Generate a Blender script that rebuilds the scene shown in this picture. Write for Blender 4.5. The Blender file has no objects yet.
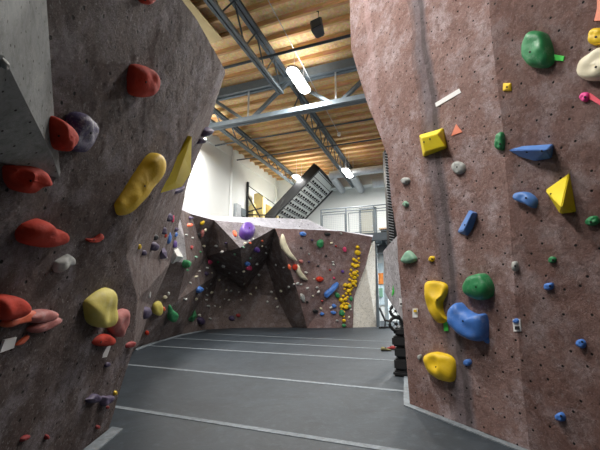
import bpy, bmesh, math, random
from mathutils import Vector, noise, Matrix
from mathutils.bvhtree import BVHTree
C = bpy.context.scene.collection
sc = bpy.context.scene
rnd = random.Random(7)

# ------------------------------------------------------------------ camera maths
F_PX = 355.0; EYE = Vector((0, 0, 1.5)); YAW = math.radians(20.7); PIT = math.radians(11)
FH = Vector((-math.sin(YAW), math.cos(YAW), 0)); RT = Vector((math.cos(YAW), math.sin(YAW), 0)); ZZ = Vector((0, 0, 1))
FW = FH*math.cos(PIT) + ZZ*math.sin(PIT); UP = -FH*math.sin(PIT) + ZZ*math.cos(PIT)
def ray(u, v): return FW + RT*((u-300)/F_PX) - UP*((v-225)/F_PX)
def Pd(u, v, d): r = ray(u, v); return EYE + r*(d/r.dot(FH))
def Pa(u, v, a, c): r = ray(u, v); return EYE + r*((c-EYE[a])/r[a])
def Pp(u, v, n, p): r = ray(u, v); return EYE + r*((p-EYE).dot(n)/r.dot(n))
cam = bpy.data.cameras.new('camera'); camo = bpy.data.objects.new('camera', cam); C.objects.link(camo)
cam.sensor_width = 36; cam.lens = 36*F_PX/600; cam.clip_end = 200
camo.location = EYE; camo.rotation_euler = (math.pi/2+PIT, 0, YAW); sc.camera = camo

# ------------------------------------------------------------------ materials
def srgb(r, g, b):
    f = lambda c: ((c/255+0.055)/1.055)**2.4 if c/255 > 0.04045 else c/255/12.92
    return (f(r), f(g), f(b), 1)
def newmat(name):
    m = bpy.data.materials.new(name); m.use_nodes = True
    nt = m.node_tree; b = nt.nodes['Principled BSDF']; return m, nt, b
def N(nt, t, **k):
    n = nt.nodes.new(t)
    for a, v in k.items():
        if a.startswith('_'): n.inputs[a[1:].replace('_', ' ')].default_value = v
        else: setattr(n, a, v)
    return n
def mixc(nt, fac, a, b, bt='MIX'):
    m = nt.nodes.new('ShaderNodeMix'); m.data_type = 'RGBA'; m.blend_type = bt
    for s, x in ((0, fac), (6, a), (7, b)):
        if hasattr(x, 'is_linked'): nt.links.new(x, m.inputs[s])
        else: m.inputs[s].default_value = x
    return m.outputs[2]
def ramp(nt, x, lo, hi):
    r = nt.nodes.new('ShaderNodeMapRange'); r.inputs[1].default_value = lo; r.inputs[2].default_value = hi
    nt.links.new(x, r.inputs[0]); return r.outputs[0]
def simple(name, col, rough=.5, metal=0., var=.12, scale=6., bump=0., chalk=0., emit=0.):
    m, nt, b = newmat(name)
    tc = N(nt, 'ShaderNodeTexCoord')
    n1 = N(nt, 'ShaderNodeTexNoise', _Scale=scale, _Detail=5.); nt.links.new(tc.outputs['Object'], n1.inputs['Vector'])
    f = ramp(nt, n1.outputs[0], .3, .7)
    dark = tuple(c*(1-var) for c in col[:3])+(1,); lite = tuple(min(1, c*(1+var)) for c in col[:3])+(1,)
    c = mixc(nt, f, dark, lite)
    if chalk:
        n2 = N(nt, 'ShaderNodeTexNoise', _Scale=scale*1.7, _Detail=6., _Roughness=.7); nt.links.new(tc.outputs['Object'], n2.inputs['Vector'])
        f2 = ramp(nt, n2.outputs[0], .5, .85)
        mm = N(nt, 'ShaderNodeMath', operation='MULTIPLY'); mm.inputs[1].default_value = chalk; nt.links.new(f2, mm.inputs[0])
        c = mixc(nt, mm.outputs[0], c, (.62, .6, .58, 1))
    nt.links.new(c, b.inputs['Base Color'])
    b.inputs['Roughness'].default_value = rough; b.inputs['Metallic'].default_value = metal
    if bump:
        bp = N(nt, 'ShaderNodeBump', _Strength=bump, _Distance=.01)
        n3 = N(nt, 'ShaderNodeTexNoise', _Scale=scale*8, _Detail=4.); nt.links.new(tc.outputs['Object'], n3.inputs['Vector'])
        nt.links.new(n3.outputs[0], bp.inputs['Height']); nt.links.new(bp.outputs[0], b.inputs['Normal'])
    if emit:
        b.inputs['Emission Color'].default_value = (1, .98, .94, 1); b.inputs['Emission Strength'].default_value = emit
    return m
def plaster(name, c1, c2, c3, hole=.2, bump=.6, stripe=None, fine=1., specks=0.):
    """rough trowelled climbing wall cement with bolt holes"""
    m, nt, b = newmat(name); L = nt.links.new
    uv = N(nt, 'ShaderNodeUVMap'); tc = N(nt, 'ShaderNodeTexCoord'); O = tc.outputs['Object']
    n1 = N(nt, 'ShaderNodeTexNoise', _Scale=1.6, _Detail=8., _Roughness=.65, _Distortion=.6); L(O, n1.inputs['Vector'])
    n2 = N(nt, 'ShaderNodeTexNoise', _Scale=9., _Detail=8., _Roughness=.75, _Distortion=1.2); L(O, n2.inputs['Vector'])
    n3 = N(nt, 'ShaderNodeTexNoise', _Scale=3.2, _Detail=6., _Roughness=.6); 
    mp = N(nt, 'ShaderNodeMapping'); mp.inputs['Location'].default_value = (5, 3, 9); L(O, mp.inputs[0]); L(mp.outputs[0], n3.inputs['Vector'])
    c = mixc(nt, ramp(nt, n1.outputs[0], .35, .65), c1, c2)
    c = mixc(nt, ramp(nt, n3.outputs[0], .48, .75), c, c3)
    dk = tuple(x*.62 for x in c1[:3])+(1,)
    mm = N(nt, 'ShaderNodeMath', operation='MULTIPLY'); mm.inputs[1].default_value = .75; L(ramp(nt, n2.outputs[0], .52, .36), mm.inputs[0])
    c = mixc(nt, mm.outputs[0], c, dk)
    mm = N(nt, 'ShaderNodeMath', operation='MULTIPLY'); mm.inputs[1].default_value = .05; L(ramp(nt, n2.outputs[0], .55, .75), mm.inputs[0])
    c = mixc(nt, mm.outputs[0], c, c3)
    n6 = N(nt, 'ShaderNodeTexNoise', _Scale=26.*fine, _Detail=8., _Roughness=.75, _Distortion=1.5); L(O, n6.inputs['Vector'])
    mm = N(nt, 'ShaderNodeMath', operation='MULTIPLY'); mm.inputs[1].default_value = .5; L(ramp(nt, n6.outputs[0], .47, .34), mm.inputs[0])
    c = mixc(nt, mm.outputs[0], c, tuple(x*.45 for x in c1[:3])+(1,))
    mm = N(nt, 'ShaderNodeMath', operation='MULTIPLY'); mm.inputs[1].default_value = .45; L(ramp(nt, n6.outputs[0], .56, .68), mm.inputs[0])
    c = mixc(nt, mm.outputs[0], c, tuple(min(1, x*1.35) for x in c3[:3])+(1,))
    if specks:
        n5 = N(nt, 'ShaderNodeTexNoise', _Scale=38., _Detail=3.); L(O, n5.inputs['Vector'])
        mm = N(nt, 'ShaderNodeMath', operation='MULTIPLY'); mm.inputs[1].default_value = specks; L(ramp(nt, n5.outputs[0], .62, .7), mm.inputs[0])
        c = mixc(nt, mm.outputs[0], c, (.6, .57, .56, 1))
    cr = N(nt, 'ShaderNodeTexVoronoi', feature='DISTANCE_TO_EDGE', _Scale=4.5*fine)
    cn_ = N(nt, 'ShaderNodeTexNoise', _Scale=4.*fine, _Detail=9., _Roughness=.75); L(O, cn_.inputs['Vector'])
    cm = N(nt, 'ShaderNodeMixRGB', blend_type='ADD'); cm.inputs[0].default_value = .8; L(O, cm.inputs[1]); L(cn_.outputs[1], cm.inputs[2]); L(cm.outputs[0], cr.inputs['Vector'])
    cf = N(nt, 'ShaderNodeMath', operation='MULTIPLY'); L(ramp(nt, cr.outputs[0], .022, .0), cf.inputs[0]); L(ramp(nt, n3.outputs[0], .42, .6), cf.inputs[1])
    c = mixc(nt, cf.outputs[0], c, tuple(min(1, x*1.25) for x in c3[:3])+(1,))
    sx = N(nt, 'ShaderNodeSeparateXYZ'); L(uv.outputs[0], sx.inputs[0])
    if stripe:      # long worn streaks running down the wall
        for (x0, w, amt, col) in stripe:
            nw = N(nt, 'ShaderNodeTexNoise', _Scale=1.1, _Detail=5.); L(uv.outputs[0], nw.inputs['Vector'])
            ad = N(nt, 'ShaderNodeMath', operation='MULTIPLY_ADD'); L(nw.outputs[0], ad.inputs[0]); ad.inputs[1].default_value = .28; L(sx.outputs[0], ad.inputs[2])
            sb = N(nt, 'ShaderNodeMath', operation='SUBTRACT'); L(ad.outputs[0], sb.inputs[0]); sb.inputs[1].default_value = x0+.14
            ab = N(nt, 'ShaderNodeMath', operation='ABSOLUTE'); L(sb.outputs[0], ab.inputs[0])
            f = ramp(nt, ab.outputs[0], w, w*.6)
            mu = N(nt, 'ShaderNodeMath', operation='MULTIPLY'); L(f, mu.inputs[0]); mu.inputs[1].default_value = amt
            c = mixc(nt, mu.outputs[0], c, col)
    vo = N(nt, 'ShaderNodeTexVoronoi', voronoi_dimensions='2D', _Scale=1/hole, _Randomness=.75); L(uv.outputs[0], vo.inputs['Vector'])
    hf = ramp(nt, vo.outputs['Distance'], .062, .044)
    c = mixc(nt, hf, c, (.012, .01, .01, 1))
    L(c, b.inputs['Base Color']); b.inputs['Roughness'].default_value = .85; b.inputs['Specular IOR Level'].default_value = .25
    mu = N(nt, 'ShaderNodeTexNoise', _Scale=11.*fine, _Detail=12., _Roughness=.8, _Distortion=.5); L(O, mu.inputs['Vector'])
    vr = N(nt, 'ShaderNodeTexVoronoi', feature='DISTANCE_TO_EDGE', _Scale=7.*fine); 
    dm = N(nt, 'ShaderNodeMixRGB', blend_type='ADD'); dm.inputs[0].default_value = .35; L(O, dm.inputs[1]); L(n2.outputs[1], dm.inputs[2]); L(dm.outputs[0], vr.inputs['Vector'])
    ad = N(nt, 'ShaderNodeMath', operation='MULTIPLY_ADD'); L(ramp(nt, vr.outputs[0], 0, .12), ad.inputs[0]); ad.inputs[1].default_value = .10; L(mu.outputs[0], ad.inputs[2])
    s2 = N(nt, 'ShaderNodeMath', operation='MULTIPLY_ADD'); L(hf, s2.inputs[0]); s2.inputs[1].default_value = -1.; cb = N(nt, 'ShaderNodeMath', operation='MULTIPLY_ADD'); L(cf.outputs[0], cb.inputs[0]); cb.inputs[1].default_value = .35; L(ad.outputs[0], cb.inputs[2]); L(cb.outputs[0], s2.inputs[2])
    bp = N(nt, 'ShaderNodeBump', _Strength=bump, _Distance=.11); L(s2.outputs[0], bp.inputs['Height']); L(bp.outputs[0], b.inputs['Normal'])
    return m

M = {}
b0 = Pa(410, 405, 2, 0); b1 = Pa(525, 450, 2, 0); dr = (b1-b0).normalized(); nr = dr.cross(ZZ).normalized()
if nr.dot(EYE-b0) < 0: nr = -nr
def leaned(n, deg): return (n*math.cos(math.radians(deg))-ZZ*math.sin(math.radians(deg))).normalized()
nA = leaned(nr, 3)
def RA(u, v): return Pp(u, v, nA, b0)
tA = ZZ.cross(nA).normalized(); SX = lambda u, v: RA(u, v).dot(tA)
M['wall_r'] = plaster('mauve cement', srgb(140, 108, 100), srgb(158, 130, 124), srgb(192, 176, 178), hole=.21, specks=.35,
    stripe=[(SX(430, 110), .15, .6, srgb(104, 102, 110)), (SX(462, 360), .05, .6, srgb(84, 76, 76)), (SX(448, 350), .06, .35, srgb(88, 80, 82)), (SX(372, 60), .10, .35, srgb(190, 160, 158))])
M['wall_r2'] = plaster('mauve cement rough', srgb(134, 100, 92), srgb(148, 118, 111), srgb(180, 162, 162), hole=.21, bump=.9, specks=.2)
M['wall_l'] = plaster('dark brown cement', srgb(104, 88, 83), srgb(128, 112, 108), srgb(178, 170, 176), hole=.21, bump=1., specks=.5)
M['wall_b'] = plaster('brown cement', srgb(98, 84, 80), srgb(116, 104, 100), srgb(140, 132, 134), hole=.22, bump=.6, fine=.6)
M['wall_g'] = plaster('grey cement', srgb(166, 162, 164), srgb(182, 178, 182), srgb(205, 202, 208), hole=.2, bump=.4)
M['wall_bp'] = plaster('mauve brown cement', srgb(128, 102, 98), srgb(142, 120, 118), srgb(166, 152, 154), hole=.22, bump=.6, fine=.6)
M['wall_m'] = plaster('mid grey cement', srgb(112, 106, 108), srgb(128, 122, 124), srgb(150, 146, 150), hole=.22, bump=.6, fine=.6)
M['white_top'] = plaster('chalky white cement', srgb(160, 160, 168), srgb(176, 176, 186), srgb(196, 196, 204), hole=.6, bump=.3)
M['greypaint'] = plaster('smooth grey volume paint', srgb(126, 130, 130), srgb(134, 138, 138), srgb(146, 150, 150), hole=.11, bump=.06)
M['cream'] = plaster('cream plywood', srgb(232, 228, 216), srgb(236, 232, 222), srgb(240, 238, 230), hole=.16, bump=.1)
M['red'] = simple('red resin', srgb(186, 46, 18), .8, bump=.3, chalk=.04, scale=9, var=.2)
M['orange'] = simple('orange resin', srgb(220, 96, 56), .6, bump=.25, chalk=.3)
M['pink'] = simple('pink resin', srgb(205, 60, 105), .6, bump=.2, chalk=.15)
M['hotpink'] = simple('bright pink resin', srgb(235, 70, 150), .5, bump=.2)
M['palepink'] = simple('chalky pink resin', srgb(178, 105, 100), .7, bump=.25, chalk=.5)
M['rust'] = simple('dark red resin', srgb(150, 40, 40), .65, bump=.25, chalk=.2)
M['yellow'] = simple('yellow resin', srgb(228, 190, 22), .55, bump=.2, chalk=.12)
M['yellowdirty'] = simple('worn pale yellow resin', srgb(214, 200, 98), .6, bump=.2, chalk=.45)
M['yellowvol'] = simple('yellow painted plywood', srgb(228, 206, 10), .5, bump=.1, var=.06)
M['green'] = simple('green resin', srgb(38, 128, 76), .5, bump=.2, chalk=.4)
M['palegreen'] = simple('chalky green resin', srgb(120, 165, 140), .6, bump=.2, chalk=.5)
M['blue'] = simple('blue resin', srgb(66, 118, 196), .5, bump=.2, chalk=.3)
M['bluevol'] = simple('blue volume', srgb(78, 124, 192), .5, bump=.1, chalk=.2, var=.08)
M['purple'] = simple('purple resin', srgb(86, 54, 138), .45, bump=.2, chalk=.15)
M['darkpurple'] = simple('dusty purple resin', srgb(64, 50, 84), .6, bump=.2, chalk=.2)
M['purplemarble'] = simple('purple and white marbled resin', srgb(58, 46, 98), .5, bump=.4, chalk=1., scale=14, var=.4)
M['creamhold'] = simple('cream resin', srgb(222, 214, 186), .55, bump=.15, chalk=.2)
M['white'] = simple('chalky white resin', srgb(205, 205, 200), .6, bump=.3)
M['offwhite'] = simple('pale grey resin', srgb(165, 168, 165), .6, bump=.3, var=.3, scale=18)
M['olive'] = simple('olive suede', srgb(122, 116, 78), .8)
M['black'] = simple('black rubber', srgb(28, 28, 30), .6)
M['blackmetal'] = simple('black painted steel', srgb(24, 25, 27), .4)
M['bolt'] = simple('dark bolt steel', srgb(30, 28, 28), .45, .5)
M['steel'] = simple('grey painted steel', srgb(98, 110, 118), .45, .1, var=.1)
M['steeldark'] = simple('dark grey painted steel', srgb(66, 76, 84), .45, .1)
M['steellight'] = simple('pale galvanised steel', srgb(188, 194, 200), .35, .35)
M['tape'] = simple('worn grey hook tape', srgb(112, 120, 126), .8, var=.25, scale=14, chalk=.3)
M['whitetape'] = simple('white tape', srgb(236, 236, 236), .6, var=.03)
M['greentape'] = simple('bright green tape', srgb(80, 225, 90), .6, var=.03)
M['yellowtape'] = simple('lime tape', srgb(190, 215, 50), .6, var=.03)
M['orangetape'] = simple('salmon tape', srgb(236, 140, 110), .6, var=.03)
M['pinktape'] = simple('coral tape', srgb(240, 90, 110), .6, var=.03)
M['paintwhite'] = simple('white wall paint', srgb(232, 236, 234), .75, var=.02, scale=1.5)
M['doorpaint'] = simple('beige grey door paint', srgb(176, 176, 164), .6, var=.03)
M['foam'] = simple('cream foam', srgb(238, 218, 150), .7, var=.05)
M['lamp'] = simple('lit lamp panel', (1, 1, 1, 1), .5, emit=26)
M['lampbody'] = simple('white lamp housing', srgb(230, 230, 230), .5)
M['grille'] = simple('dark speaker grille', srgb(42, 56, 66), .7)
M['speaker'] = simple('grey speaker cabinet', srgb(92, 96, 102), .6)
M['posterorange'] = simple('orange print', srgb(232, 140, 66), .6)
M['paleblue'] = simple('pale blue paint', srgb(196, 214, 222), .6, var=.05)
def floor_mat():
    m, nt, b = newmat('dark vinyl mat'); L = nt.links.new
    tc = N(nt, 'ShaderNodeTexCoord'); O = tc.outputs['Object']
    n1 = N(nt, 'ShaderNodeTexNoise', _Scale=1.3, _Detail=9., _Roughness=.72, _Distortion=1.5); L(O, n1.inputs['Vector'])
    n2 = N(nt, 'ShaderNodeTexNoise', _Scale=7., _Detail=8., _Roughness=.8); L(O, n2.inputs['Vector'])
    c = mixc(nt, ramp(nt, n1.outputs[0], .35, .7), srgb(37, 44, 50), srgb(54, 63, 71))
    mm = N(nt, 'ShaderNodeMath', operation='MULTIPLY'); mm.inputs[1].default_value = .6; L(ramp(nt, n2.outputs[0], .52, .78), mm.inputs[0])
    c = mixc(nt, mm.outputs[0], c, srgb(88, 98, 106))
    L(c, b.inputs['Base Color']); b.inputs['Roughness'].default_value = .55
    bp = N(nt, 'ShaderNodeBump', _Strength=.25, _Distance=.02); L(n1.outputs[0], bp.inputs['Height']); L(bp.outputs[0], b.inputs['Normal'])
    return m
M['floor'] = floor_mat()
def osb_mat(name, c1, c2, c3, stretch=(1, 1, 1)):
    m, nt, b = newmat(name); L = nt.links.new
    tc = N(nt, 'ShaderNodeTexCoord'); mp = N(nt, 'ShaderNodeMapping'); mp.inputs['Scale'].default_value = stretch
    L(tc.outputs['Object'], mp.inputs[0]); O = mp.outputs[0]
    n1 = N(nt, 'ShaderNodeTexNoise', _Scale=9., _Detail=6., _Roughness=.7); L(O, n1.inputs['Vector'])
    n2 = N(nt, 'ShaderNodeTexNoise', _Scale=.9, _Detail=3.); L(O, n2.inputs['Vector'])
    v = N(nt, 'ShaderNodeTexVoronoi', _Scale=16.); L(O, v.inputs['Vector'])
    c = mixc(nt, ramp(nt, n1.outputs[0], .35, .65), c1, c2)
    c = mixc(nt, ramp(nt, n2.outputs[0], .45, .7), c, c3)
    c = mixc(nt, .3, c, v.outputs['Color'], 'SOFT_LIGHT')
    L(c, b.inputs['Base Color']); b.inputs['Roughness'].default_value = .8
    return m
M['osb'] = osb_mat('OSB roof deck', srgb(200, 168, 118), srgb(226, 198, 152), srgb(212, 180, 132))
M['timber'] = osb_mat('timber purlin', srgb(176, 138, 92), srgb(200, 164, 116), srgb(188, 150, 104), (.2, 3, 1))
M['palewood'] = simple('pale roof insulation facing', srgb(204, 184, 138), .8, var=.08, scale=2)
M['duct'] = simple('spiral galvanised duct', srgb(196, 202, 208), .4, .3, var=.06, scale=10)

# ------------------------------------------------------------------ object helpers
def link(name, bm, m, parent=None, smooth=False, angle=None, loc=None):
    me = bpy.data.meshes.new(name)
    bmesh.ops.recalc_face_normals(bm, faces=bm.faces)
    if loc is not None: bmesh.ops.translate(bm, verts=bm.verts, vec=-Vector(loc))
    bm.to_mesh(me); bm.free()
    mats = m if isinstance(m, (list, tuple)) else [m]
    for x in mats: me.materials.append(x)
    if smooth or angle:
        for p in me.polygons: p.use_smooth = True
        if angle: me.set_sharp_from_angle(angle=math.radians(angle))
    o = bpy.data.objects.new(name, me); C.objects.link(o)
    if loc is not None: o.location = loc
    if parent is not None:
        o.parent = parent
        if loc is not None: o.location = Vector(loc)-parent.location
    return o
def tag(o, label=None, cat=None, group=None, kind=None):
    if label: o['label'] = label
    if cat: o['category'] = cat
    if group: o['group'] = group
    if kind: o['kind'] = kind
    return o
def empty(name, loc, label, cat, group=None):
    o = bpy.data.objects.new(name, None); C.objects.link(o); o.location = loc; o.empty_display_size = .1
    return tag(o, label, cat, group)
def box(bm, lo, hi):
    vs = [bm.verts.new((x, y, z)) for x in (lo[0], hi[0]) for y in (lo[1], hi[1]) for z in (lo[2], hi[2])]
    for f in ((0,1,3,2),(4,6,7,5),(0,4,5,1),(2,3,7,6),(0,2,6,4),(1,5,7,3)): bm.faces.new([vs[i] for i in f])
    return vs
def bar(bm, a, b, w, h=None, up=ZZ):
    a, b = Vector(a), Vector(b); h = h or w; d = (b-a).normalized()
    s = d.cross(up)
    if s.length < 1e-3: s = d.cross(Vector((1, 0, 0)))
    s.normalize(); t = s.cross(d)
    vs = [bm.verts.new(p+s*(i*w/2)+t*(j*h/2)) for p in (a, b) for i, j in ((-1,-1),(1,-1),(1,1),(-1,1))]
    for f in ((0,1,2,3),(7,6,5,4),(0,4,5,1),(1,5,6,2),(2,6,7,3),(3,7,4,0)): bm.faces.new([vs[i] for i in f])
def tube(bm, pts, r, seg=10, close=True):
    pts = [Vector(p) for p in pts]; rings = []
    for i, p in enumerate(pts):
        d = (pts[min(i+1, len(pts)-1)]-pts[max(i-1, 0)]).normalized()
        s = d.cross(ZZ)
        if s.length < 1e-3: s = d.cross(Vector((1, 0, 0)))
        s.normalize(); t = s.cross(d); rr = r[i] if isinstance(r, (list, tuple)) else r
        rings.append([bm.verts.new(p+(s*math.cos(a)+t*math.sin(a))*rr) for a in [2*math.pi*k/seg for k in range(seg)]])
    for A, B in zip(rings, rings[1:]):
        for k in range(seg): bm.faces.new((A[k], A[(k+1) % seg], B[(k+1) % seg], B[k]))
    if close: bm.faces.new(rings[0][::-1]); bm.faces.new(rings[-1])
def one(name, fn, m, parent=None, **k):
    bm = bmesh.new(); fn(bm); return link(name, bm, m, parent, **k)

# ------------------------------------------------------------------ the room
HC = 9.1; XW = -9.6; YB = 21.2
tag(one('floor', lambda b: box(b, (-16, -6, -.3), (14, 24, 0)), M['floor']), kind='structure')
tag(one('ceiling', lambda b: box(b, (-9.6, -4, HC), (14, 21.2, HC+.2)), M['osb']), kind='structure')
tag(one('wall_left', lambda b: box(b, (XW-.25, -4, 0), (XW, YB, HC+.2)), M['paintwhite']), kind='structure')
tag(one('wall_back', lambda b: box(b, (XW-.25, YB, 0), (14, YB+.25, HC+.2)), M['paintwhite']), kind='structure')
ys = Pa(233, 175, 0, XW+.08).y
for k, y in enumerate((ys-5.2, ys, ys+5.4)):
    tag(one('trim_%d' % (k+1), lambda b: box(b, (XW, y-.1, 0), (XW+.12, y+.1, HC)), M['paintwhite']), kind='structure')
tag(one('trim_4', lambda b: box(b, (XW, -4, HC-.55), (XW+.05, YB, HC)), M['paintwhite']), kind='structure')
# roof purlins
y = 3.0; k = 0
while y < YB-.2:
    o = one('roof_purlin', lambda b: box(b, (XW+.1, y-.045, HC-.15), (9, y+.045, HC)), M['timber'], loc=(0, y, HC-.1))
    tag(o, 'long timber purlin running across under the wood panel roof deck', 'purlin', 'timber purlins under the roof deck'); y += .61
# pale panel of roof deck near the left wall
pa, pb = Pa(196, 2, 2, HC-.02), Pa(228, 26, 2, HC-.02)
o = one('roof_panel', lambda b: box(b, (pa.x-1.6, pa.y-.9, HC-.225), (pb.x-.3, pb.y+.2, HC-.205)), M['palewood'])
tag(o, 'pale tan roof panel at the top left beside the steel joist', 'panel')

# ------------------------------------------------------------------ steel
ZT = HC-.28
YG = Pa(215, 96, 2, ZT).y
zgb = Pa(290, 112.5, 1, YG).z
XA = Pa(280, 67, 2, ZT).x; zab = Pa(270, 79, 0, XA).z
XL = Pa(265, 153, 2, ZT).x; zlb = Pa(255, 155, 0, XL).z
print('girder', YG, zgb, 'joist', XA, zab, XL, zlb)
g = empty('steel_girder', (0, YG, ZT), 'deep grey steel roof girder with diagonal braces crossing the gym', 'girder')
def gpart(n, fn, m='steel'): 
    bm = bmesh.new(); fn(bm); bmesh.ops.translate(bm, verts=bm.verts, vec=(0, -YG, -ZT)); return link(n, bm, M[m], g)
gpart('top_chord', lambda b: (bar(b, (XW+.1, YG-.1, ZT), (9, YG-.1, ZT), .12, .3), bar(b, (XW+.1, YG+.1, ZT), (9, YG+.1, ZT), .12, .3)), 'steel')
gpart('bottom_chord', lambda b: (bar(b, (XW+.1, YG-.08, zgb), (9, YG-.08, zgb), .14, .16), bar(b, (XW+.1, YG+.08, zgb), (9, YG+.08, zgb), .12, .16)))
n1x, n2x = Pa(248, 120, 1, YG).x, Pa(336, 102, 1, YG).x; st = n2x-n1x
for i in range(-1, 4):
    xb = n1x+st*i
    if xb < XW: continue
    gpart('vertical_brace', lambda b: bar(b, (xb, YG, zgb), (xb, YG, ZT), .05), 'steellight')
    for s in (-1, 1):
        if xb+s*st/2 > XW: gpart('diagonal_brace', lambda b: bar(b, (xb+s*.1, YG, zgb), (xb+s*st/2, YG, ZT-.05), .13, .1))
def joist(x, y0, y1, zb, label):
    o = empty('roof_joist', (x, y0, ZT), label, 'joist')
    def jp(n, fn, m):
        bm = bmesh.new(); fn(bm); bmesh.ops.translate(bm, verts=bm.verts, vec=(-x, -y0, -ZT)); return link(n, bm, M[m], o)
    jp('top_chord', lambda b: [bar(b, (x+s*.07, y0, ZT+.03), (x+s*.07, y1, ZT+.03), .1, .09) for s in (-1, 1)], 'steeldark')
    jp('bottom_chord', lambda b: [bar(b, (x+s*.055, y0+.3, zb), (x+s*.055, y1-.45, zb), .075, .09) for s in (-1, 1)], 'steel')
    n = max(2, int((y1-y0)/.62)); 
    def web(b):
        for i in range(n):
            ya = y0+.3+(y1-y0-.75)*i/n; yb = y0+.3+(y1-y0-.75)*(i+1)/n
            za, zc = (zb, ZT) if i % 2 == 0 else (ZT, zb)
            bar(b, (x, ya, za), (x, yb, zc), .035)
    jp('web', web, 'steeldark')
joist(XA, 1, YG-.16, zab, 'near open web steel joist ending at the girder by the bright lamp')
joist(XA, YG+.16, YB, zab, 'open web steel joist running away beyond the girder in the ceiling centre')
joist(XL, YG+.16, YB, zlb, 'open web steel joist along the white wall beyond the girder')
joist(XL, 1, YG-.16, zlb, 'open web steel joist before the girder hidden above the left wall')
joist(-.6, YG+.16, YB, zab, 'open web steel joist beyond the girder behind the right wall')
# sprinkler pipes across
def pipe(u1, v1, u2, v2, z, r, label, m='steeldark'):
    a = Pa(u1, v1, 2, z); b = Pa(u2, v2, 2, z); y = (a.y+b.y)/2
    o = one('sprinkler_pipe', lambda bb: tube(bb, [(XW+.2, y, z), (6, y, z)], r), M[m], smooth=True, angle=40); tag(o, label, 'pipe')
pipe(226, 68, 350, 35, 8.4, .045, 'dark horizontal pipe crossing under the roof in front of the girder')
pipe(315, 128, 375, 119, 8.45, .035, 'dark pipe crossing the roof just beyond the girder')
pipe(315, 149, 380, 138, 8.45, .035, 'farther dark pipe crossing the roof between girder and duct')
a = Pa(268, 0, 2, 8.75)
b_ = Pa(339, 134, 0, a.x)
w = empty('wire', (a.x, a.y, a.z), 'thin pale wire running back under the roof to a small white fitting', 'wire')
bm = bmesh.new(); tube(bm, [(0, -2, (b_.z-a.z)*-2/(b_.y-a.y)), b_-a], .012, 6); link('cable', bm, M['steellight'], w)
bm = bmesh.new(); tube(bm, [b_-a+Vector((0, 0, -.08)), b_-a+Vector((0, 0, .05))], .07, 10); link('end_fitting', bm, M['lampbody'], w)

# ------------------------------------------------------------------ lamps
def lamp(P, label, power, wires=True):
    o = empty('ceiling_lamp', P, label, 'lamp', 'long oval ceiling lamps')
    L = .74; W = .19
    bm = bmesh.new()
    def pill(bm, z, w, l, n=10):
        pts = []
        for s in (1, -1):
            for k in range(n+1):
                a = math.pi*k/n; pts.append(bm.verts.new((s*math.cos(a)*w, s*(l-w)+s*math.sin(a)*w, z)))
        return pts
    A = pill(bm, -.0, W, L); B = pill(bm, .07, W, L); D = pill(bm, .12, W*.6, L*.8)
    for X, Y in ((A, B), (B, D)):
        for i in range(len(X)): bm.faces.new((X[i], X[(i+1) % len(X)], Y[(i+1) % len(X)], Y[i]))
    bm.faces.new(A[::-1]); bm.faces.new(D); link('housing', bm, M['lampbody'], o)
    bm = bmesh.new(); A = pill(bm, -.005, W*.92, L*.97); B = pill(bm, -.05, W*.75, L*.9)
    for i in range(len(A)): bm.faces.new((A[i], A[(i+1) % len(A)], B[(i+1) % len(A)], B[i]))
    bm.faces.new(A); bm.faces.new(B[::-1]); link('diffuser', bm, M['lamp'], o)
    for s in (-1, 1):
        bm = bmesh.new(); tube(bm, [(0, s*.4, .1), (0, s*.4, HC-.2-P.z)], .008, 5); link('wire', bm, M['steellight'], o)
    ld = bpy.data.lights.new('lamp_light', 'AREA'); ld.shape = 'RECTANGLE'; ld.size = .38; ld.size_y = 1.2; ld.energy = power; ld.color = (1, .97, .93)
    lo = bpy.data.objects.new('lamp_light', ld); C.objects.link(lo); lo.parent = o; lo.location = (0, 0, -.07)
    lu = bpy.data.objects.new('added_roof_fill', ld.copy()); C.objects.link(lu); lu.parent = o; lu.location = (0, 0, .14); lu.rotation_euler = (math.pi, 0, 0); lu.data.energy = power*.08  # upward light added above the housing to brighten the roof deck
    return o
LP1 = Pa(299, 81, 2, 8.0); PW = 330
lamp(LP1, 'largest bright oval lamp hanging in front of the steel girder', PW)
lamp(Pd(299, 179, 19.1), 'small far oval lamp hanging above the tilted black training board', PW*.7)
lamp(Pd(347.5, 173, 17.7), 'far oval lamp hanging in front of the silver duct', PW*.7)
for (x, y) in ((-2.4, 3.0), (-2.6, 0.2), (-7.2, 7.6), (-9, 11.2), (2.0, 12.0), (0.2, 18.4), (-1.2, 6.0)):  # added out-of-view lights without fixtures, placed to brighten walls and training board
    ld = bpy.data.lights.new('unseen_room_light', 'AREA'); ld.shape = 'RECTANGLE'; ld.size = .5; ld.size_y = 1.3; ld.energy = PW; ld.color = (1, .97, .93)
    lo = bpy.data.objects.new('unseen_room_light', ld); C.objects.link(lo); lo.location = (x, y, 8.0)
    lu = bpy.data.objects.new('unseen_roof_fill', ld.copy()); C.objects.link(lu); lu.location = (x, y, 8.1); lu.rotation_euler = (math.pi, 0, 0); lu.data.energy = PW*.08  # added unseen upward light, lifts the roof deck
    lo.visible_camera = True

ld = bpy.data.lights.new('under_deck_fill', 'AREA'); ld.shape = 'RECTANGLE'; ld.size = .4; ld.size_y = 1.2; ld.energy = 1100; ld.color = (.95, .98, 1)  # unseen light added to brighten the space under the deck
lo = bpy.data.objects.new('under_deck_fill', ld); C.objects.link(lo); lo.location = (.2, 19.6, 3.7)
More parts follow.
